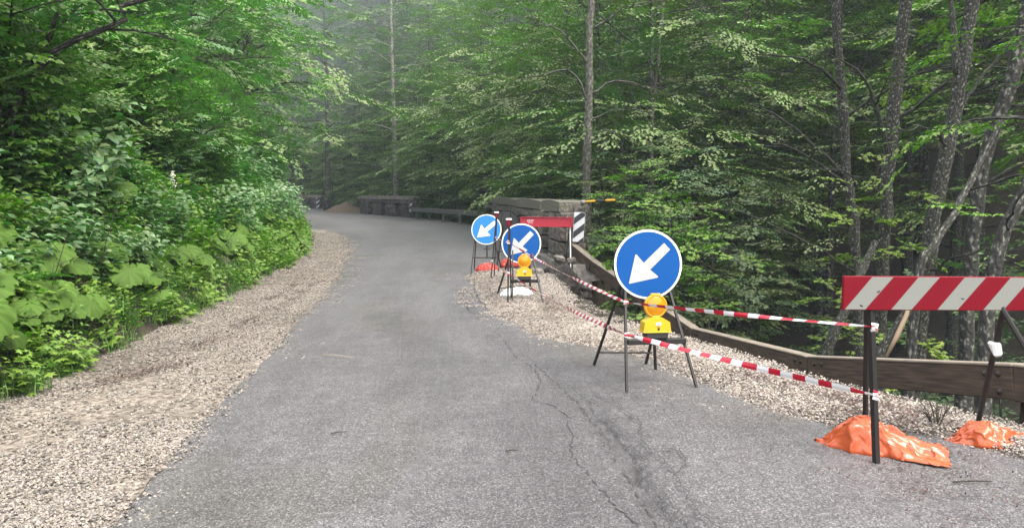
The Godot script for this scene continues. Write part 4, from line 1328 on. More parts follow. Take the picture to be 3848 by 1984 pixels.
func forest() -> void:
	rng.seed = 101
	var far := spray_set("far", 6, 0.9, 0.13, 7, 6)
	var kinds := []
	for k in 5:
		kinds.append(tree_meshes({"h": [19.0, 22.0, 17.0, 21.0, 15.0][k], "r": [0.20, 0.24, 0.17, 0.22, 0.15][k], "first": [0.22, 0.3, 0.16, 0.38, 0.14][k], "limbs": [34, 36, 32, 30, 30][k], "reach": [4.2, 4.6, 4.0, 4.6, 3.8][k], "rise": 0.22, "sprays": far, "gap": 0.66, "droop": 0.28}))
	var young := []
	for k in 3:
		young.append(tree_meshes({"h": [6.5, 5.0, 8.5][k], "r": [0.05, 0.04, 0.07][k], "first": 0.10, "limbs": [20, 16, 24][k], "reach": [2.3, 1.9, 2.6][k], "rise": 0.15, "sprays": far, "gap": 0.6, "droop": 0.2, "sides": 5}))
	# candidates on a jittered grid, kept when in view and clear of road and hand-placed trees
	var n_old := 0; var n_young := 0
	var cellsize := 5.3
	var gx := -80.0
	var spots := []
	while gx < 95.0:
		var gd := 15.0
		while gd < 150.0:
			var x := gx + rng.randf_range(-2.1, 2.1); var d := gd + rng.randf_range(-2.1, 2.1)
			gd += cellsize
			var t := x - BR(d)
			if x < -0.76 * d - 3.0 or x > 0.9 * d + 6.0: continue
			if t < (3.6 if d > 40.0 else 4.6): continue
			if d < 24.0 and t < 9.0: continue
			if t < 0.0: continue
			if t > 30.0 and rng.randf() < 0.35: continue
			if t > 55.0 and rng.randf() < 0.3: continue
			if t > 95.0: continue
			spots.append([x, d, t])
		gx += cellsize
	# the hillside above the left bank
	var lx := -110.0
	while lx < -5.0:
		var gd := 12.0
		while gd < 165.0:
			var x := lx + rng.randf_range(-1.8, 1.8); var d := gd + rng.randf_range(-1.8, 1.8)
			gd += 6.0
			var t := BL(d) - x
			if d < 36.0 and (t < 9.0 or t > 22.0): continue
			if t < 3.0 or t > 45.0 or absf(x) > 0.74 * d + 2.0 or (x < -0.55 * d and d > 36.0): continue
			spots.append([x, d, -1.0])
		lx += 6.0
	var leafs := ["leaf_beech", "leaf_beech", "leaf_deep", "leaf_beech_old", "leaf_beech"]
	var protos := {}
	for s in spots:
		var k := rng.randi() % 5
		if s[0] > 0.25 * s[1] and s[1] < 45.0: k = 1 if rng.randf() < 0.5 else 3
		var lf: String = leafs[rng.randi() % 5]
		var bark: String = "bark_dark" if rng.randf() < 0.8 else "bark"
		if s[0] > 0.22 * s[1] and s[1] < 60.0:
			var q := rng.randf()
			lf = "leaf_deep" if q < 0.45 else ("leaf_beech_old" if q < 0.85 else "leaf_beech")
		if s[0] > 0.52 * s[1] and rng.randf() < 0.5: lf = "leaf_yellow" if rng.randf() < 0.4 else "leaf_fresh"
		var at := Vector3(s[0], ground(s[0], s[1]), -s[1])
		var where: String
		var look: String = {"leaf_beech": "soft green", "leaf_deep": "dark green", "leaf_beech_old": "olive", "leaf_fresh": "fresh green", "leaf_yellow": "yellow-green"}[lf]
		look = "%s beech with %s bark, %s, " % [look, "grey" if bark == "bark" else "dark", ["slim", "tall", "low-branched", "high-crowned", "short"][k]]
		if s[2] < 0.0: where = "on the hill above the bend"
		elif s[0] < -0.12 * s[1]: where = "in the forest behind the far parapets"
		elif s[0] < 0.2 * s[1]: where = "in the forest behind the near parapet"
		else: where = "in the forest across the ravine"
		var lab: String = look + ("" if s[1] < 60.0 else "far back ") + where
		where = "beeches " + where
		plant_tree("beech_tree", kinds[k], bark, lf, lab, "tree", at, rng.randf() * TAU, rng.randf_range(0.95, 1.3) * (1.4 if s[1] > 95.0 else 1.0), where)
		n_old += 1
	# broad, low-branched beeches right behind the parapets, their layered sprays hanging towards the road
	var near_sprays := spray_set("far", 6, 0.9, 0.115, 7, 6)
	var broad := []
	for k in 3:
		broad.append(tree_meshes({"h": [15.0, 17.0, 13.0][k], "r": [0.15, 0.18, 0.13][k], "first": [0.31, 0.33, 0.34][k], "limbs": [34, 38, 32][k], "reach": [5.2, 5.8, 4.8][k], "rise": 0.14, "sprays": near_sprays, "gap": 0.6, "droop": 0.26, "bias": 1.15}))
	var places := [[23.5, 3.4], [27.0, 5.0], [30.5, 3.2], [34.5, 4.2], [38.0, 2.9], [41.5, 4.4], [45.5, 3.1], [49.5, 4.6], [54.0, 3.2], [58.5, 4.4], [63.0, 5.2], [68.0, 3.6], [73.0, 5.0], [79.0, 3.6], [85.0, 4.6], [92.0, 4.0], [33.0, 9.0], [40.0, 10.0], [48.0, 9.5], [56.0, 10.0]]
	for i in places.size():
		var d: float = places[i][0]
		var x: float = BR(d) + places[i][1]
		var lf: String = ["leaf_beech", "leaf_beech", "leaf_beech_pale"][rng.randi() % 3]
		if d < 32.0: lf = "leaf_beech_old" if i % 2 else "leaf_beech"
		var tint: String = {"leaf_beech": "soft green", "leaf_beech_pale": "pale green", "leaf_beech_old": "olive", "leaf_deep": "dark green"}[lf]
		var spot := "behind the near parapet" if d < 35.0 else ("behind the far guardrail" if d < 49.0 else ("behind the middle dark parapet" if d < 62.0 else "beyond the heap of earth by the bend"))
		plant_tree("beech_tree", broad[i % 3], "bark_dark", lf, "broad beech, %s leaves, %s, %s" % [tint, spot, "by the road" if places[i][1] < 6.0 else "set back"], "tree", Vector3(x, ground(x, d), -d), rng.randf() * TAU, rng.randf_range(0.95, 1.15), "broad beeches along the outer side of the road")
	# young beeches along the outer edge of the road and down the ravine
	for i in 98:
		var d := rng.randf_range(20.0, 100.0)
		var t := rng.randf_range(1.6, 9.0)
		if i > 72:
			d = rng.randf_range(13.0, 45.0); t = rng.randf_range(7.0, 26.0)
		var x := BR(d) + t
		if absf(x) > 0.74 * d + 1.0: continue
		if d < 20.0 and x < 0.42 * d: continue
		var lf: String = ["leaf_beech", "leaf_deep", "leaf_beech", "leaf_fresh"][rng.randi() % 4]
		var r := x > 0.2 * d
		if r and d < 42.0 and rng.randf() < 0.6: continue
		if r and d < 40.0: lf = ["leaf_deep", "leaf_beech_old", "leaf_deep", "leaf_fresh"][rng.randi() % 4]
		var tone: String = {"leaf_beech": "soft green", "leaf_deep": "dark green", "leaf_beech_old": "olive", "leaf_fresh": "fresh green"}[lf]
		var yk := rng.randi() % 3
		var spot := ("right beside the near parapet" if d < 27.0 else "behind the near parapet") if d < 35.0 else ("behind the far guardrail" if d < 49.0 else ("behind the middle dark parapet" if d < 62.0 else ("near the heap of earth" if d < 77.0 else "by the farthest parapet")))
		if r: spot = "low on the ravine slope behind the signs" if x < 0.45 * d else "on the ravine slope behind the barrier"
		plant_tree("young_beech", young[yk], "bark_dark", lf, "%s %s young beech %s" % [["slender", "small", "tall"][yk], tone, spot], "tree", Vector3(x, ground(x, d), -d), rng.randf() * TAU, rng.randf_range(0.8, 1.25), "young beeches in the ravine" if r else "young beeches behind the parapets")
		n_young += 1
	print("trees ", n_old, " young ", n_young)

func mist() -> void:      # thin mist hanging in the crowns at the head of the ravine
	var fv := FogVolume.new()
	fv.name = "mist"
	fv.shape = RenderingServer.FOG_VOLUME_SHAPE_ELLIPSOID
	fv.size = Vector3(130, 44, 90)
	var fm := FogMaterial.new()
	fm.density = 0.0022
	fm.albedo = Color(0.93, 0.96, 0.97)
	fv.material = fm
	add_child(fv)
	fv.position = Vector3(-4, 30, -72)
	tag(fv, "thin pale mist hanging among the tree crowns above the bend", "mist", "", "stuff")

func v3(flat: Array) -> Array:
	var o := []
	for i in range(0, flat.size(), 3): o.append(Vector3(flat[i], flat[i + 1], flat[i + 2]))
	return o

# a tree that stands out in the photograph: given trunk, given limbs, crown above
func named_tree(called: String, label: String, path: Array, r0: float, r1: float, bark: String, leaf: String, limbs: Array, sprays: Array, top: Dictionary) -> Node3D:
	var base: Vector3 = path[0]
	var t := thing(called, label, "tree", base)
	var rel := []; var rad := []
	for i in path.size():
		rel.append(path[i] - base)
		rad.append(lerpf(r0, r1, float(i) / (path.size() - 1)) * rng.randf_range(0.94, 1.06))
	rel.push_front(Vector3(rel[0].x - (rel[1].x - rel[0].x) * 0.3, -2.2, 0.0)); rad.push_front(r0 * 1.25)
	# smooth the trunk and give it small kinks
	var fine := []; var frad := []
	var cv := Curve3D.new()
	for i in rel.size():
		var tan: Vector3 = (rel[mini(i + 1, rel.size() - 1)] - rel[maxi(i - 1, 0)]) / 6.0
		cv.add_point(rel[i], -tan, tan)
	var LL := cv.get_baked_length()
	var n := maxi(8, int(LL / 0.28))
	for i in n + 1:
		var f := float(i) / n
		fine.append(cv.sample_baked(LL * f, true) + Vector3(rng.randfn(), 0, rng.randfn()) * 0.012)
		var k := f * (rad.size() - 1)
		var k0 := mini(int(k), rad.size() - 2)
		frad.append(lerpf(rad[k0], rad[k0 + 1], k - k0) * rng.randf_range(0.93, 1.07))
	var tr := MB.new()
	tr.tube(fine, frad, 10)
	part("trunk", tr.mesh(true), M[bark], t)
	var cr := MB.new()
	for l in limbs:
		var b := MB.new()
		var q := []
		for p in l[0]: q.append(p - base)
		var c2 := Curve3D.new()
		for i in q.size():
			var tan: Vector3 = (q[mini(i + 1, q.size() - 1)] - q[maxi(i - 1, 0)]) / 6.0
			c2.add_point(q[i], -tan, tan)
		var L2 := c2.get_baked_length()
		var fq := []; var fr := []
		for i in 11:
			fq.append(c2.sample_baked(L2 * i / 10.0, true) + Vector3(0, rng.randfn() * 0.02, rng.randfn() * 0.02))
			fr.append(lerpf(l[1], 0.007, i / 10.0))
		b.tube(fq, fr, 5)
		if l.size() > 2 and l[2] > 0.0: limb_leaves(b, cr, fq, L2, l[1], sprays, l[2], 0.2)
		part("branch", b.mesh(true), M[bark], t)
	if top:
		var top0: Vector3 = rel[-1]
		var dirv: Vector3 = (rel[-1] - rel[-3]).normalized()
		var b := MB.new()
		var pts := []; var rd := []
		for i in 7:
			pts.append(top0 + dirv * top.h * i / 6.0 * Vector3(0.6, 1, 0.6) + Vector3(rng.randfn(), 0, rng.randfn()) * 0.06 * i); rd.append(lerpf(r1, 0.03, i / 6.0))
		b.tube(pts, rd, 7)
		part("upper_trunk", b.mesh(true), M[bark], t)
		var br := MB.new()
		var az := rng.randf() * TAU
		for i in top.limbs:
			var f: float = float(i) / top.limbs
			var p: Vector3 = pts[0].lerp(pts[6], f)
			az += 2.4
			var el: float = top.get("rise", 0.2) + f * 0.6
			limb(br, cr, p, Vector3(cos(az) * cos(el), sin(el), sin(az) * cos(el)), top.reach * (1.1 - 0.6 * f) * rng.randf_range(0.8, 1.15), lerpf(r1 * 0.5, 0.02, f), sprays, top.gap, 0.3, 0.2)
		part("branches", br.mesh(true), M[bark], t)
	if cr.v.size(): tag(part("crown", cr.mesh(), M[leaf], t), "", "", "", "stuff")
	return t

func near_trees() -> void:
	rng.seed = 202
	var sp := spray_set("ovate", 5, 0.6, 0.075, 6, 6)
	var fsp := spray_set("far", 4, 0.9, 0.13, 7, 6)
	var thin := spray_set("ovate", 4, 0.5, 0.065, 4, 4)
	named_tree("beech_tree", "lichen-spotted slender trunk, first of the row behind the barrier, bare limbs leaning left", v3([6.1, -0.69, -13.0, 6.01, 0.86, -13.0, 5.96, 1.61, -13.0, 5.83, 2.37, -13.0, 5.76, 3.19, -13.0, 5.67, 4.08, -13.0, 5.58, 5.02, -13.0, 5.55, 5.83, -13.0]), 0.092, 0.07, "bark", "leaf_beech_old",
		[[v3([5.82, 2.4, -13.0, 4.64, 3.26, -12.6, 3.61, 3.63, -12.2]), 0.04, 0.5], [v3([5.80, 2.3, -13.0, 4.71, 2.77, -12.3, 3.73, 3.03, -11.8]), 0.035, 0.5], [v3([5.7, 3.9, -13.0, 4.9, 4.3, -12.5, 3.8, 4.3, -12.0]), 0.035, 0.5], [v3([5.75, 3.4, -13.0, 6.6, 4.0, -12.6, 7.3, 4.3, -12.0]), 0.03, 0.55]], thin, {"h": 9.0, "limbs": 20, "reach": 3.6, "gap": 0.6})
	named_tree("beech_tree", "crooked lichen-blotched trunk, second of the row behind the barrier", v3([5.98, -0.51, -12.0, 6.0, 0.91, -12.0, 6.01, 1.97, -12.0, 6.04, 2.61, -12.0, 6.09, 3.25, -12.0, 6.13, 3.87, -12.0, 6.18, 4.51, -12.0, 6.25, 5.13, -12.0, 6.35, 5.69, -12.0]), 0.09, 0.10, "bark", "leaf_beech_old",
		[[v3([6.03, 2.6, -12.0, 5.5, 3.71, -11.6, 4.6, 4.25, -11.2]), 0.04, 0.55], [v3([5.99, 0.5, -12.0, 4.68, 1.12, -11.0, 3.83, 1.48, -10.3, 2.97, 1.77, -9.8]), 0.03, 0.5], [v3([6.02, 2.0, -12.0, 5.2, 2.35, -11.5, 4.4, 2.4, -11.0]), 0.025, 0.5], [v3([6.1, 3.2, -12.0, 6.9, 3.9, -11.7, 7.6, 4.2, -11.5]), 0.03, 0.55]], thin, {"h": 9.0, "limbs": 20, "reach": 3.8, "gap": 0.6})
	named_tree("beech_tree", "thick mottled trunk leaning right, forked near the top, third behind the barrier", v3([6.02, -0.37, -11.0, 6.14, 0.97, -11.0, 6.23, 1.79, -11.0, 6.36, 2.53, -11.0, 6.46, 3.11, -11.0, 6.53, 3.69, -11.0, 6.62, 4.27, -11.0, 6.69, 4.84, -11.0, 6.74, 5.35, -11.0]), 0.12, 0.09, "bark", "leaf_beech",
		[[v3([6.53, 3.7, -11.0, 6.48, 3.98, -11.0, 6.41, 4.61, -11.0, 6.34, 5.4, -11.0]), 0.08, 0.0], [v3([6.5, 3.18, -11.0, 7.04, 3.85, -11.2, 7.62, 4.48, -11.4]), 0.035, 0.5], [v3([6.15, 0.85, -11.0, 6.23, 1.17, -10.3, 6.74, 1.27, -9.8]), 0.025, 0.5], [v3([6.4, 2.7, -11.0, 5.8, 2.9, -10.4, 5.1, 2.8, -9.9]), 0.025, 0.55]], thin, {"h": 8.0, "limbs": 20, "reach": 3.8, "gap": 0.6})
	named_tree("beech_tree", "dark mossy trunk leaning strongly right, near the right picture edge", v3([7.69, 0.28, -12.5, 7.74, 1.31, -12.5, 7.78, 1.99, -12.5, 7.89, 2.72, -12.5, 8.1, 3.38, -12.5, 8.28, 4.03, -12.5, 8.39, 4.53, -12.5, 8.59, 5.54, -12.5]), 0.12, 0.10, "bark_dark", "leaf_yellow",
		[[v3([7.8, 2.2, -12.5, 8.4, 2.6, -12.2, 9.2, 2.7, -12.0]), 0.03, 0.5], [v3([8.2, 3.7, -12.5, 8.9, 4.2, -12.2, 9.4, 4.3, -12.0]), 0.03, 0.5]], sp, {"h": 7.0, "limbs": 18, "reach": 3.4, "gap": 0.6})
	named_tree("beech_tree", "thin dark stem leaning across between the two thick right trunks", v3([5.74, 0.83, -10.5, 6.13, 1.27, -10.8, 6.65, 1.77, -11.2, 7.33, 2.44, -11.8, 7.95, 3.35, -12.2]), 0.07, 0.04, "bark_dark", "leaf_beech", [[v3([7.0, 2.1, -11.5, 7.5, 2.3, -11.0, 8.0, 2.3, -10.6]), 0.02, 0.5]], thin, {})
	named_tree("beech_tree", "short dark leaning stem at the right picture edge above the barrier", v3([6.11, 0.5, -9.5, 6.24, 1.31, -9.5, 6.38, 1.69, -9.5, 6.55, 2.11, -9.5, 6.79, 2.91, -9.5]), 0.10, 0.07, "bark_dark", "leaf_fresh", [[v3([6.3, 1.5, -9.5, 6.1, 1.9, -9.0, 6.2, 2.2, -8.6]), 0.02, 0.5]], sp, {"h": 3.0, "limbs": 8, "reach": 1.6, "gap": 0.5})
	named_tree("dead_stem", "leaning grey dead stem left of the barrier's leg, above the rail", v3([4.48, -0.34, -10.5, 4.69, 0.3, -10.5, 5.04, 0.8, -10.8, 5.5, 1.31, -11.3]), 0.085, 0.05, "bark", "leaf_beech", [], thin, {})
	var o := named_tree("dead_stem", "leaning broken trunk with pale split wood under the barrier board", v3([4.75, -0.15, -9.5, 4.9, 0.15, -9.5, 5.03, 0.42, -9.5, 5.12, 0.75, -9.55]), 0.095, 0.055, "bark", "leaf_beech", [], thin, {})
	var b := MB.new()
	b.tube(v3([0.02, 0.05, 0.09, 0.15, 0.32, 0.085, 0.28, 0.6, 0.065, 0.36, 0.85, 0.02]), [0.02, 0.034, 0.03, 0.01], 5)
	part("split_wood", b.mesh(true), M.split_wood, o)
	# the straight grey trunk behind the pier
	named_tree("beech_tree", "tall straight grey trunk rising right behind the stone pier", v3([1.93, 0.4, -19.0, 1.93, 1.01, -19.0, 1.91, 3.23, -19.0, 1.95, 5.22, -19.0, 1.98, 7.19, -19.0, 2.0, 8.65, -19.0]), 0.112, 0.09, "bark_grey", "leaf_beech_old",
		[[v3([1.93, 4.6, -19.0, 1.5, 5.3, -18.6, 0.79, 5.21, -18.2, -0.1, 4.9, -18.0]), 0.035, 0.45], [v3([1.96, 4.8, -19.0, 2.53, 5.17, -19.0, 3.36, 5.11, -19.2, 4.3, 4.8, -19.2]), 0.035, 0.45], [v3([1.96, 4.2, -19.0, 2.7, 4.45, -18.7, 3.5, 4.2, -18.4]), 0.03, 0.45], [v3([1.93, 5.6, -19.0, 1.2, 6.3, -18.6, 0.2, 6.6, -18.2]), 0.035, 0.45], [v3([1.98, 6.4, -19.0, 2.8, 6.9, -18.6, 3.7, 7.0, -18.4]), 0.035, 0.45], [v3([1.95, 3.6, -19.0, 2.4, 3.9, -18.6, 3.1, 3.6, -18.3]), 0.025, 0.45]], spray_set("ovate", 4, 0.6, 0.095, 5, 5), {"h": 6.0, "limbs": 16, "reach": 3.0, "gap": 0.6})
	plant_tree("beech_tree", tree_meshes({"h": 24.0, "r": 0.25, "first": 0.3, "limbs": 34, "reach": 4.4, "rise": 0.2, "sprays": fsp, "gap": 0.66, "droop": 0.28, "sides": 9}), "bark_pale", "leaf_beech", "pale grey trunk standing behind the middle dark parapet", "tree", Vector3(-8.7, ground(-8.7, 56), -56), 0.4)
	plant_tree("beech_tree", tree_meshes({"h": 24.0, "r": 0.33, "first": 0.34, "limbs": 34, "reach": 4.6, "rise": 0.2, "sprays": fsp, "gap": 0.66, "droop": 0.28, "sides": 9}), "bark_dark", "leaf_beech", "thick dark trunk in the forest above the near parapet", "tree", Vector3(2.75, ground(2.75, 40), -40), 0.4)
	named_tree("beech_tree", "slender grey trunk to the right of the straight trunk by the pier", v3([4.3, -2.0, -22.0, 4.15, 2.2, -22.0, 4.1, 4.5, -22.0, 4.25, 6.2, -22.0, 4.4, 8.0, -22.0]), 0.06, 0.042, "bark_grey", "leaf_beech_old", [[v3([4.1, 4.4, -22.0, 3.4, 5.4, -21.6, 2.9, 6.6, -21.3]), 0.03, 0.5]], thin, {"h": 5.0, "limbs": 14, "reach": 2.6, "gap": 0.6})
	named_tree("beech_tree", "very thin dark stem beside the straight grey trunk", v3([2.9, -1.0, -25.0, 2.92, 2.2, -25.0, 2.95, 5.5, -25.0, 2.9, 7.5, -25.0]), 0.06, 0.045, "bark_dark", "leaf_beech", [], thin, {"h": 5.0, "limbs": 14, "reach": 2.2, "gap": 0.6})
	plant_tree("beech_tree", tree_meshes({"h": 24.0, "r": 0.33, "first": 0.28, "limbs": 34, "reach": 4.6, "rise": 0.2, "sprays": fsp, "gap": 0.66, "droop": 0.28, "sides": 9}), "bark_dark", "leaf_beech", "dark trunk left of the heap of earth, by the farthest parapet", "tree", Vector3(-17.3, ground(-17.3, 70), -70), 0.4)
	# low bright saplings over the ravine between the pier and the near sign
	var mp := spray_set("maple", 4, 0.45, 0.10, 4, 4)
	var ov := spray_set("ovate", 4, 0.45, 0.075, 6, 5)
	for q in [[3.0, 13.4, 2.3, 1.25, "bright green maple sapling spilling over the sagging rail", mp, "leaf_fresh"], [2.75, 16.0, 2.4, 1.2, "leafy bush between the stone pier and the nearest sign", ov, "leaf_fresh"], [3.9, 14.6, 2.6, 1.3, "spreading maple sapling right of the nearest blue sign", mp, "leaf_beech_old"], [2.55, 18.0, 3.0, 1.2, "leafy bush against the straight grey trunk", ov, "leaf_beech_old"], [4.6, 17.5, 3.6, 1.5, "green bush deep in the ravine behind the nearest sign", ov, "leaf_deep"], [5.4, 11.2, 3.0, 1.0, "pale sapling between the lichen trunks", mp, "leaf_yellow"]]:
		var x: float = q[0]; var d: float = q[1]
		var gy := ground(x, d)
		var m := tree_meshes({"h": q[2] + maxf(sl(d) - gy, 0.0) * 0.8, "r": 0.03, "first": 0.35, "limbs": 17, "reach": q[3], "rise": 0.3, "sprays": q[5], "gap": 0.28, "droop": 0.3, "sides": 5})
		plant_tree("sapling", m, "bark_dark", q[6], q[4], "sapling", Vector3(x, gy, -d), rng.randf() * TAU)

# ------------------------------------------------------------------ left bank
func butterbur(n: int, big: float) -> Node3D:
	var o := thing("butterbur", "", "plant")
	for i in n:
		var az := TAU * i / n + rng.randf_range(-0.5, 0.5)
		var h := big * rng.randf_range(0.5, 1.5)
		var out := big * rng.randf_range(0.4, 1.3)
		var tip := Vector3(cos(az) * out, h, sin(az) * out)
		var b := MB.new()
		b.tube([Vector3.ZERO, tip * Vector3(0.4, 0.65, 0.4), tip], [0.008, 0.007, 0.005], 4, Color(0.8, 0.9, 0.7))
		part("stalk", b.mesh(), M.leaf_butterbur, o)
		b = MB.new()
		var R := big * rng.randf_range(0.6, 1.05)
		var nrm := (Vector3(cos(az), 0, sin(az)) * rng.randf_range(0.1, 0.5) + Vector3(rng.randf_range(0.3, 1.0), 0, rng.randf_range(0.0, 0.6)) + Vector3.UP).normalized()
		var bas := aim(Vector3(cos(az), 0, sin(az)) - nrm * nrm.dot(Vector3(cos(az), 0, sin(az))), nrm)
		var N := 40
		var tone := rng.randf_range(0.45, 0.82)
		var prev := []
		var ph := rng.randf() * TAU
		for k in N + 1:
			var a := -PI + 0.2 + (TAU - 0.4) * k / N
			var ro := R * (1.0 + 0.05 * sin(a * 9.0 + ph)) * (0.86 + 0.16 * cos(a)) * (1.0 + (0.06 if k % 2 else -0.02))
			var rib := 0.09 if k % 4 == 0 else -0.03
			var row := [tip]
			for g in [0.34, 0.7, 1.0]:
				var y: float = R * (0.10 * g * (1.0 - g) * 4.0 * 0.5 - 0.16 * g * g * g + rib * g * (1.2 - g) * 0.7 + 0.06 * g * g * sin(a * 5.0 + ph))
				row.append(tip + bas * Vector3(cos(a) * ro * g + 0.1 * R, y, sin(a) * ro * g))
			if prev:
				var t := tone * (1.12 if k % 4 == 0 or k % 4 == 1 else 0.95) * rng.randf_range(0.94, 1.04)
				var col := Color(clampf(t, 0, 1), clampf(t, 0, 1), clampf(t, 0, 1))
				b.tri(tip, prev[1], row[1], col)
				b.quad(prev[1], prev[2], row[2], row[1], col)
				b.quad(prev[2], prev[3], row[3], row[2], col)
			prev = row
		part("leaf", b.mesh(true), M.leaf_butterbur, o)
	return o

func herb_mesh(h: float, stems: int, leaf: float, kind: String) -> ArrayMesh:
	var b := MB.new()
	for s in stems:
		var az := rng.randf() * TAU
		var base := Vector3(cos(az), 0, sin(az)) * rng.randf() * 0.18
		var lean := Vector3(cos(az), 0, sin(az)) * rng.randf_range(0.05, 0.4)
		var hh := h * rng.randf_range(0.6, 1.1)
		var n := maxi(4, int(hh / 0.085))
		var p := base
		for i in n:
			var f := (i + 1.0) / n
			var q := base + Vector3(lean.x * f * f, f * 0.95, lean.z * f * f) * hh
			var side := (q - p).cross(Vector3(0.3, 0.1, 0.9)).normalized() * 0.004
			b.tri(p - side, q, p + side, Color(0.45, 0.5, 0.4))
			for e in 3:
				var a := i * 1.57 + e * TAU / 3 + rng.randf_range(-0.4, 0.4)
				var dir := Vector3(cos(a), rng.randf_range(-0.25, 0.45), sin(a))
				var l := leaf * rng.randf_range(0.7, 1.2) * (1.1 - 0.4 * f)
				var xf := Transform3D(aim(dir, Vector3.UP + Vector3(rng.randfn(), 0, rng.randfn()) * 0.3), q + dir * l * 0.25)
				if kind == "maple": maple_leaf(b, xf, l * 1.2, leaf_col(0.65, 1.0))
				else: leaf8(b, xf, l, l * 0.33, leaf_col(0.55, 1.0))
			p = q
	return b.mesh()

func fern_mesh() -> ArrayMesh:
	var b := MB.new()
	for i in 7:
		var az := TAU * i / 7.0 + rng.randf_range(-0.3, 0.3)
		var L := rng.randf_range(0.45, 0.75)
		var prev := Vector3.ZERO
		for k in 16:
			var f := (k + 1) / 16.0
			var q := Vector3(cos(az) * f * L * 0.8, L * (0.75 * f - 0.62 * f * f), sin(az) * f * L * 0.8)
			var d := (q - prev).normalized()
			var side := d.cross(Vector3.UP).normalized()
			var w := 0.16 * L * sin(clampf(f * 0.9 + 0.12, 0, 1) * PI)
			for s in [1.0, -1.0]:
				var dir: Vector3 = side * s + d * 0.5
				leaf2(b, Transform3D(aim(dir, Vector3.UP), q), w * 1.3, L * 0.022, leaf_col(0.65, 1.0))
			prev = q
	return b.mesh()

func grass_mesh() -> ArrayMesh:
	var b := MB.new()
	for i in 34:
		var az := rng.randf() * TAU
		var base := Vector3(rng.randfn(), 0, rng.randfn()) * 0.06
		var L := rng.randf_range(0.18, 0.42)
		var out := Vector3(cos(az), 0, sin(az))
		var w := out.cross(Vector3.UP) * 0.004
		var p := base
		var col := leaf_col(0.6, 1.0)
		for k in 4:
			var f := (k + 1) / 4.0
			var q := base + out * L * 0.55 * f * f + Vector3(0, L * (f - 0.45 * f * f), 0)
			b.quad(p - w * (1.1 - f), p + w * (1.1 - f), q + w * (1.0 - f), q - w * (1.0 - f), col)
			p = q
	return b.mesh()

func shrub_meshes(h: float, stems: int, kind: String, leaf: float, spread: float) -> Dictionary:
	var tr := MB.new(); var cr := MB.new()
	var sp: Array
	match kind:
		"pinnate": sp = spray_set("pinnate", 4, 0.30, leaf, 2, 2)
		"maple": sp = spray_set("maple", 4, 0.42, leaf, 3, 4)
		_: sp = spray_set("ovate", 4, 0.45, leaf, 5, 4)
	for s in stems:
		var az := TAU * s / stems + rng.randf_range(-0.5, 0.5)
		var q := []; var rr := []
		var L := h * rng.randf_range(0.75, 1.15)
		for i in 7:
			var f := i / 6.0
			q.append(Vector3(cos(az) * spread * (0.08 + 0.9 * f * f) + rng.randfn() * 0.03, L * (f - 0.16 * f * f * f), sin(az) * spread * (0.08 + 0.9 * f * f) + rng.randfn() * 0.03))
			rr.append(lerpf(0.022, 0.005, f))
		tr.tube(q, rr, 5)
		for i in range(1, 7):
			for e in 4:
				var a := rng.randf() * TAU
				var el := rng.randf_range(0.0, 0.6)
				var p: Vector3 = q[i - 1].lerp(q[i], rng.randf())
				var bd := Vector3(cos(a) * cos(el), sin(el), sin(a) * cos(el))
				var bl := h * rng.randf_range(0.10, 0.26)
				tr.tube([p, p + bd * bl * 0.6, p + bd * bl + Vector3(0, -0.06 * bl, 0)], [0.008, 0.006, 0.003], 3)
				var t := 0.25
				while t <= 1.0:
					var sd := bd.rotated(Vector3.UP, rng.randf_range(-1.2, 1.2))
					sd.y += rng.randf_range(-0.5, 0.1)
					cr.add(Transform3D(aim(sd, Vector3(rng.randfn() * 0.25 + 0.25, 1, rng.randfn() * 0.25 + 0.25)), p + bd * bl * t), sp[rng.randi() % sp.size()])
					t += 0.2 / maxf(bl, 0.3)
		cr.add(Transform3D(aim(q[6] - q[5], Vector3.UP), q[6]), sp[0])
	return {"trunk": tr.mesh(true), "crown": cr.mesh()}

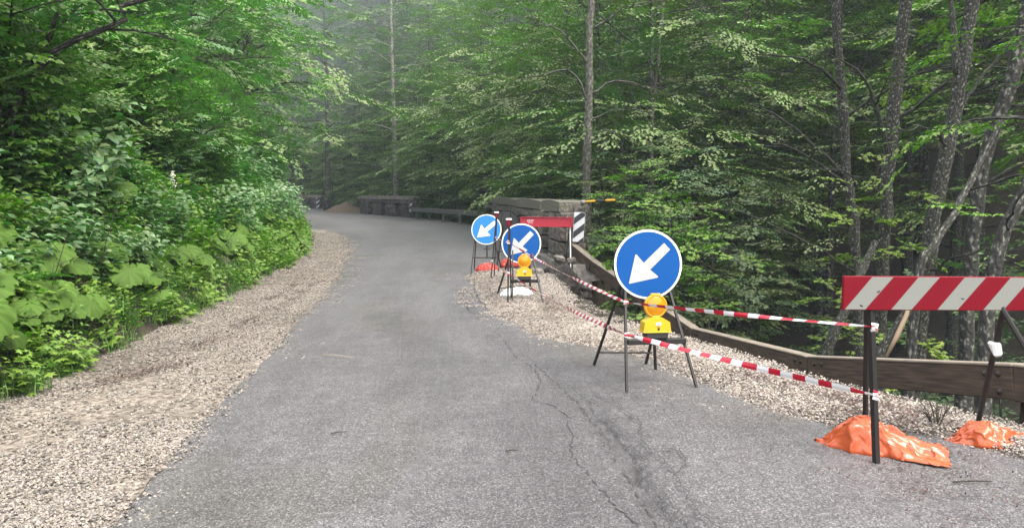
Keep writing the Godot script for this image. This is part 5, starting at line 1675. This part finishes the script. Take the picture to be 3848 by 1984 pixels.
func bank() -> void:
	rng.seed = 303
	# undergrowth nobody could count
	var kinds := [herb_mesh(0.55, 5, 0.085, "ovate"), herb_mesh(0.75, 5, 0.15, "ovate"), herb_mesh(0.5, 5, 0.13, "maple"), herb_mesh(0.35, 6, 0.06, "ovate")]
	var lots := [[], [], [], []]
	for i in 6500:
		var d := 3.2 + pow(rng.randf(), 1.5) * 42.0
		var t := 0.0 + pow(rng.randf(), 1.3) * 5.5
		if t < 0.12 and rng.randf() < 0.5: continue
		var x := BL(d) - t
		if x < -0.78 * d - 1.2: continue
		var k := rng.randi() % 4
		if t < 0.5: k = 3 if rng.randf() < 0.6 else 2
		var s := rng.randf_range(0.7, 1.3) * (1.0 + d * 0.012)
		s *= lerpf(0.6, 1.0, smoothstep(0.0, 1.6, t))
		lots[k].append(Transform3D(Basis.from_euler(Vector3(rng.randfn() * 0.12, rng.randf() * TAU, -0.25 + rng.randfn() * 0.12)).scaled(Vector3.ONE * s), Vector3(x, ground(x, d) - 0.03, -d)))
	for k in 4:
		scatter("undergrowth", kinds[k], [M.leaf_herb, M.leaf_elder, M.leaf_fresh, M.leaf_herb][k], lots[k], "dense low leafy undergrowth covering the left bank", "undergrowth")
	var gx := []
	for i in 330:
		var d := 3.4 + pow(rng.randf(), 1.2) * 26.0
		var t := rng.randf_range(-0.05, 0.5)
		var x := BL(d) - t
		gx.append(Transform3D(Basis(Vector3.UP, rng.randf() * TAU).scaled(Vector3.ONE * rng.randf_range(0.6, 1.2)), Vector3(x, ground(x, d) - 0.02 if t > 0.0 else gl_y(x, d), -d)))
	scatter("grass", grass_mesh(), M.leaf_grass, gx, "grass tufts along the foot of the left bank", "grass")
	# big-leaved butterbur
	var protos := []
	for k in 6:
		var o := butterbur(4 + k % 3, [0.19, 0.24, 0.16, 0.21, 0.13, 0.25][k])
		protos.append(o)
	var spots := [[5.6, 0.35, 5, "huge butterbur leaves lowest at the left picture edge"], [6.3, 0.55, 1, "large pale butterbur leaf clump in the middle of the near bank"], [7.2, 0.25, 0, "butterbur clump hanging over the gravel beside a dark stem"], [9.6, 0.45, 3, "big round butterbur leaves above the gravel edge, half way along"], [6.9, 1.0, 5, "butterbur with tilted pale leaves higher on the near bank"], [5.2, 0.9, 1, "butterbur at the left picture edge above the huge leaves"]]
	for i in spots.size():
		var s: Array = spots[i]
		var x: float = BL(s[0]) - s[1]
		var o: Node3D = protos[s[2]] if not protos[s[2]].has_meta("label") else copy(protos[s[2]], Vector3.ZERO, 0)
		o.position = Vector3(x, ground(x, s[0]) - 0.02, -s[0])
		o.rotation.y = rng.randf_range(-0.7, 0.7)
		o.set_meta("label", s[3])
	for i in 230:
		var d := 4.2 + pow(rng.randf(), 1.3) * 24.0
		var t := 0.15 + pow(rng.randf(), 1.2) * 3.0
		var x := BL(d) - t
		if x < -0.74 * d - 0.5: continue
		var near := d < 9.0
		var k := rng.randi() % 6
		var lab := "round-leaved butterbur among the undergrowth of the near left bank" if near else "round-leaved butterbur far along the left bank"
		var g := "butterbur plants on the near left bank" if near else "butterbur plants far along the left bank"
		var o: Node3D
		if not protos[k].has_meta("label"):
			o = protos[k]; o.set_meta("label", lab); o.set_meta("group", g)
		else: o = copy(protos[k], Vector3.ZERO, 0, 1.0, lab, g)
		o.position = Vector3(x, ground(x, d) + 0.02, -d)
		o.rotation.y = rng.randf_range(-0.8, 0.8)
		o.scale = Vector3.ONE * rng.randf_range(0.7, 1.15)
	# ferns
	var fm := fern_mesh()
	for i in 26:
		var d := 5.5 + rng.randf() * 14.0
		var t := 0.5 + rng.randf() * 2.6
		var x := BL(d) - t
		if x < -0.70 * d: continue
		var o := whole("fern", fm, M.leaf_fern, "feathery fern among the undergrowth of the left bank", "fern", "ferns on the left bank")
		o.position = Vector3(x, ground(x, d) + 0.12, -d)
		o.rotation = Vector3(0, rng.randf() * TAU, -0.3)
		o.scale = Vector3.ONE * rng.randf_range(0.7, 1.3)
	# white seed heads
	var b := MB.new()
	b.tube([Vector3.ZERO, Vector3(0.03, 0.35, 0.0), Vector3(0.09, 0.62, 0.02)], [0.006, 0.005, 0.003], 4)
	var stalk := b.mesh()
	b = MB.new()
	for i in 70:
		var f := rng.randf()
		var c := Vector3(0.05 + 0.06 * f, 0.42 + 0.26 * f, 0.01) + Vector3(rng.randfn(), rng.randfn() * 0.5, rng.randfn()) * 0.035 * (1.2 - f)
		b.hull(c, Vector3.ONE * 0.013, 0.002, 0.002, rng)
	var fl := b.mesh()
	for q in [[5.4, 1.1, "white flower spike at the left picture edge"], [8.6, 1.2, "white flower spike half way up the near bank"], [6.4, 0.75, "white flower spike above the pale butterbur clump"], [5.0, 0.2, "white flower spike low over the gravel at the left edge"], [11.5, 0.9, "white flower spike far along the bank"]]:
		var x: float = BL(q[0]) - q[1]
		var o := thing("flower_spike", q[2], "flower", Vector3(x, ground(x, q[0]) + 0.25, -q[0]), rng.randf() * TAU)
		part("stem", stalk, M.leaf_herb, o)
		tag(part("blossom", fl, M.blossom, o), "", "", "", "stuff")
	# bare dark stems poking out of the bank
	for q in [[8.0, 0.5, 1.0, "thin bare stem leaning over the near bank"], [6.6, 0.3, 0.8, "thin bare stem beside the big butterbur leaves"], [30.0, 0.25, 1.1, "bare dead twig standing at the road bend"]]:
		b = MB.new()
		var p := Vector3.ZERO
		b.tube([p, Vector3(0.12, 0.5, 0.03) * q[2], Vector3(0.3, 1.0, 0.05) * q[2]], [0.008, 0.006, 0.003], 4)
		for i in 7:
			var f := 0.4 + i * 0.08
			var s: Vector3 = Vector3(0.3 * f * f + 0.02, f, 0.04) * q[2]
			b.tube([s, s + Vector3(rng.randfn() * 0.16, 0.14, rng.randfn() * 0.12)], [0.003, 0.0015], 3)
		var x: float = BL(q[0]) - q[1]
		whole("bare_stem", b.mesh(), M.twig, q[3], "twig").position = Vector3(x, ground(x, q[0]), -q[0])
	# shrubs in front, small trees behind them
	var sh := [shrub_meshes(1.9, 6, "pinnate", 0.075, 0.9), shrub_meshes(2.4, 7, "ovate", 0.085, 1.1), shrub_meshes(1.6, 6, "maple", 0.095, 0.9), shrub_meshes(2.8, 7, "pinnate", 0.085, 1.3)]
	var shl := ["leaf_elder", "leaf_herb", "leaf_maple", "leaf_elder"]
	var shn := ["elder_shrub", "hazel_shrub", "maple_shrub", "elder_shrub"]
	var named := {}
	for i in 84:
		var d := 6.0 + pow(rng.randf(), 1.2) * 34.0
		var t := 1.5 + rng.randf() * 3.2
		if i < 26: d = 5.5 + i * 0.4; t = 1.5 + rng.randf() * 2.6
		var x := BL(d) - t
		if x < -0.72 * d - 2.0: continue
		var k := rng.randi() % 4
		var near := d < 14.0
		plant_tree(shn[k], sh[k], "twig", shl[k], ["grey-green elder shrub on the left bank", "green hazel shrub on the left bank", "maple shrub on the left bank", "tall elder shrub on the left bank"][k] + (" beside the near gravel" if near else " towards the bend"), "shrub", Vector3(x, ground(x, d) - 0.1, -d), rng.randf() * TAU, rng.randf_range(0.8, 1.2), "shrubs on the near left bank" if near else "shrubs on the left bank towards the bend")
	var pin := spray_set("pinnate", 5, 0.32, 0.095, 2, 3)
	var map := spray_set("maple", 5, 0.5, 0.125, 4, 4)
	var far := spray_set("far", 5, 0.8, 0.12, 7, 6)
	var tm := [
		tree_meshes({"h": 7.0, "r": 0.09, "first": 0.16, "limbs": 24, "reach": 2.7, "rise": 0.35, "sprays": pin, "gap": 0.48, "droop": 0.35, "bias": 0.9}),
		tree_meshes({"h": 8.5, "r": 0.10, "first": 0.14, "limbs": 26, "reach": 3.5, "rise": 0.3, "sprays": map, "gap": 0.55, "droop": 0.35, "bias": 0.9}),
		tree_meshes({"h": 12.0, "r": 0.14, "first": 0.12, "limbs": 30, "reach": 3.6, "rise": 0.25, "sprays": far, "gap": 0.65, "droop": 0.3}),
	]
	var rows := [[7.6, 5.2, 0], [9.8, 4.6, 0], [11.8, 5.0, 0], [13.6, 4.2, 1], [15.8, 3.6, 1], [18.0, 4.4, 1], [19.8, 2.9, 1], [22.2, 4.0, 1], [24.2, 2.5, 1], [26.8, 3.6, 1], [29.0, 2.3, 1], [31.0, 3.8, 1], [33.0, 2.2, 2], [36.0, 3.6, 2], [40.0, 2.6, 2], [45.0, 3.4, 2], [51.0, 2.6, 2], [58.0, 3.4, 2], [66.0, 3.0, 2], [10.4, 8.0, 0], [14.4, 7.4, 1], [18.5, 6.8, 1], [23.0, 7.0, 2], [28.0, 7.0, 2], [34.0, 7.4, 2], [19.0, 11.0, 2], [26.0, 11.5, 2], [34.0, 12.5, 2]]
	for r in rows:
		var x: float = BL(r[0]) - r[1]
		var k: int = r[2]
		plant_tree(["walnut_tree", "maple_tree", "beech_tree"][k], tm[k], ["bark_dark", "bark_dark", "bark_dark"][k], ["leaf_elder", "leaf_maple", "leaf_beech"][k], ["long-leaved small tree overhanging the near left bank", "bright maple overhanging the left bank before the bend", "beech on the hillside above the left bank"][k], "tree", Vector3(x, ground(x, r[0]) - 0.1, -r[0]), rng.randf() * TAU, rng.randf_range(0.85, 1.12) * (1.45 if k == 2 and r[0] > 30.0 else 1.0), ["long-leaved trees on the near left bank", "maples on the left bank", "beeches above the left bank"][k])
	# the dark leaning trunk at the upper left
	named_tree("leaning_tree", "dark forked trunk leaning right at the upper left", v3([-5.5, 2.61, -8.2, -5.39, 2.86, -8.2, -5.27, 3.1, -8.2, -5.13, 3.31, -8.2, -4.95, 3.48, -8.2, -4.69, 3.61, -8.2, -4.43, 3.7, -8.2]), 0.06, 0.03, "bark_dark", "leaf_elder", [[v3([-5.15, 3.29, -8.2, -5.1, 3.5, -8.2, -4.97, 3.76, -8.2, -4.89, 4.1, -8.2]), 0.045, 0.0]], pin, {"h": 2.0, "limbs": 8, "reach": 1.8, "gap": 0.4})

func litter() -> void:
	rng.seed = 404
	for q in [[-1.72, 7.25, 0.35, 0.006, "pale stick lying on the asphalt near the left verge"], [-1.15, 4.9, 0.12, 0.004, "short dark twig on the asphalt, left lane"], [0.0, 4.55, 0.08, 0.005, "tiny dark twig on the asphalt left of the crack"], [2.55, 4.05, 0.22, 0.006, "dark twig lying on the road before the barrier"]]:
		var b := MB.new()
		var a := rng.randf_range(-0.4, 0.4)
		var dx: Vector3 = Vector3(cos(a), 0.0, sin(a)) * q[2] / 2
		b.tube([-dx, Vector3(0, 0.008, 0.01), dx], [q[3], q[3] * 0.9, q[3] * 0.5], 5)
		var pale: bool = q[2] > 0.3
		whole("stick", b.mesh(), M.dry_wood if pale else M.twig, q[4], "stick").position = Vector3(q[0], sl(q[1]) + 0.012, -q[1])
	# dry weed by the right sandbag
	var o := thing("dry_weed", "dry branching weed beside the right sandbag", "weed", Vector3(2.86, 0.19, -4.95))
	var b := MB.new()
	for i in 16:
		var az := rng.randf() * TAU
		var p := Vector3(cos(az) * 0.05, 0.14 * rng.randf_range(0.6, 1.2), sin(az) * 0.05)
		var e := p + Vector3(cos(az) * 0.07, 0.1, sin(az) * 0.07)
		b.tube([Vector3.ZERO, p, e], [0.004, 0.003, 0.001], 3)
		for k in 3: b.tube([p, p + Vector3(rng.randfn() * 0.05, 0.06, rng.randfn() * 0.05)], [0.002, 0.001], 3)
	tag(part("stems", b.mesh(), M.twig, o), "", "", "", "stuff")

func _ready() -> void:
	noise.seed = 2
	noise.frequency = 0.02
	noise.noise_type = FastNoiseLite.TYPE_SIMPLEX_SMOOTH
	noise.fractal_octaves = 3
	# camera
	var cam := Camera3D.new()
	cam.name = "camera"
	cam.fov = 39.0
	cam.near = 0.05
	cam.far = 600.0
	add_child(cam)
	cam.position = Vector3(0, 1.6, 0)
	cam.rotation_degrees = Vector3(-3.115, 0, 0)
	cam.current = true
	# overcast sky, weak veiled sun, exposure
	var sky := Sky.new()
	var sm := ProceduralSkyMaterial.new()
	sm.sky_top_color = Color(0.93, 0.95, 0.98)
	sm.sky_horizon_color = Color(0.80, 0.83, 0.86)
	sm.sky_curve = 0.2
	sm.sky_energy_multiplier = 1.0
	sm.ground_horizon_color = Color(0.2, 0.22, 0.2)
	sm.ground_bottom_color = Color(0.15, 0.16, 0.14)
	sky.sky_material = sm
	var env := Environment.new()
	env.background_mode = Environment.BG_SKY
	env.sky = sky
	env.tonemap_mode = Environment.TONE_MAPPER_LINEAR
	env.tonemap_exposure = 4.25
	env.sdfgi_enabled = true
	env.ssao_enabled = true
	env.ssil_enabled = true
	env.volumetric_fog_enabled = true
	env.volumetric_fog_density = 0.0
	env.fog_enabled = true
	env.fog_density = 0.0008
	env.fog_light_color = Color(0.86, 0.92, 0.96)
	var we := WorldEnvironment.new()
	we.name = "world"
	we.environment = env
	add_child(we)
	var sun := DirectionalLight3D.new()
	sun.name = "sun"
	sun.light_energy = 0.6
	sun.light_angular_distance = 30.0
	sun.light_color = Color(1.0, 0.98, 0.95)
	sun.shadow_enabled = true
	sun.rotation_degrees = Vector3(-54, 48, 0)
	add_child(sun)
	materials()
	terrain()
	road()
	gravel()
	mist()
	masonry()
	rails()
	forest()
	near_trees()
	bank()
	roadworks()
	litter()
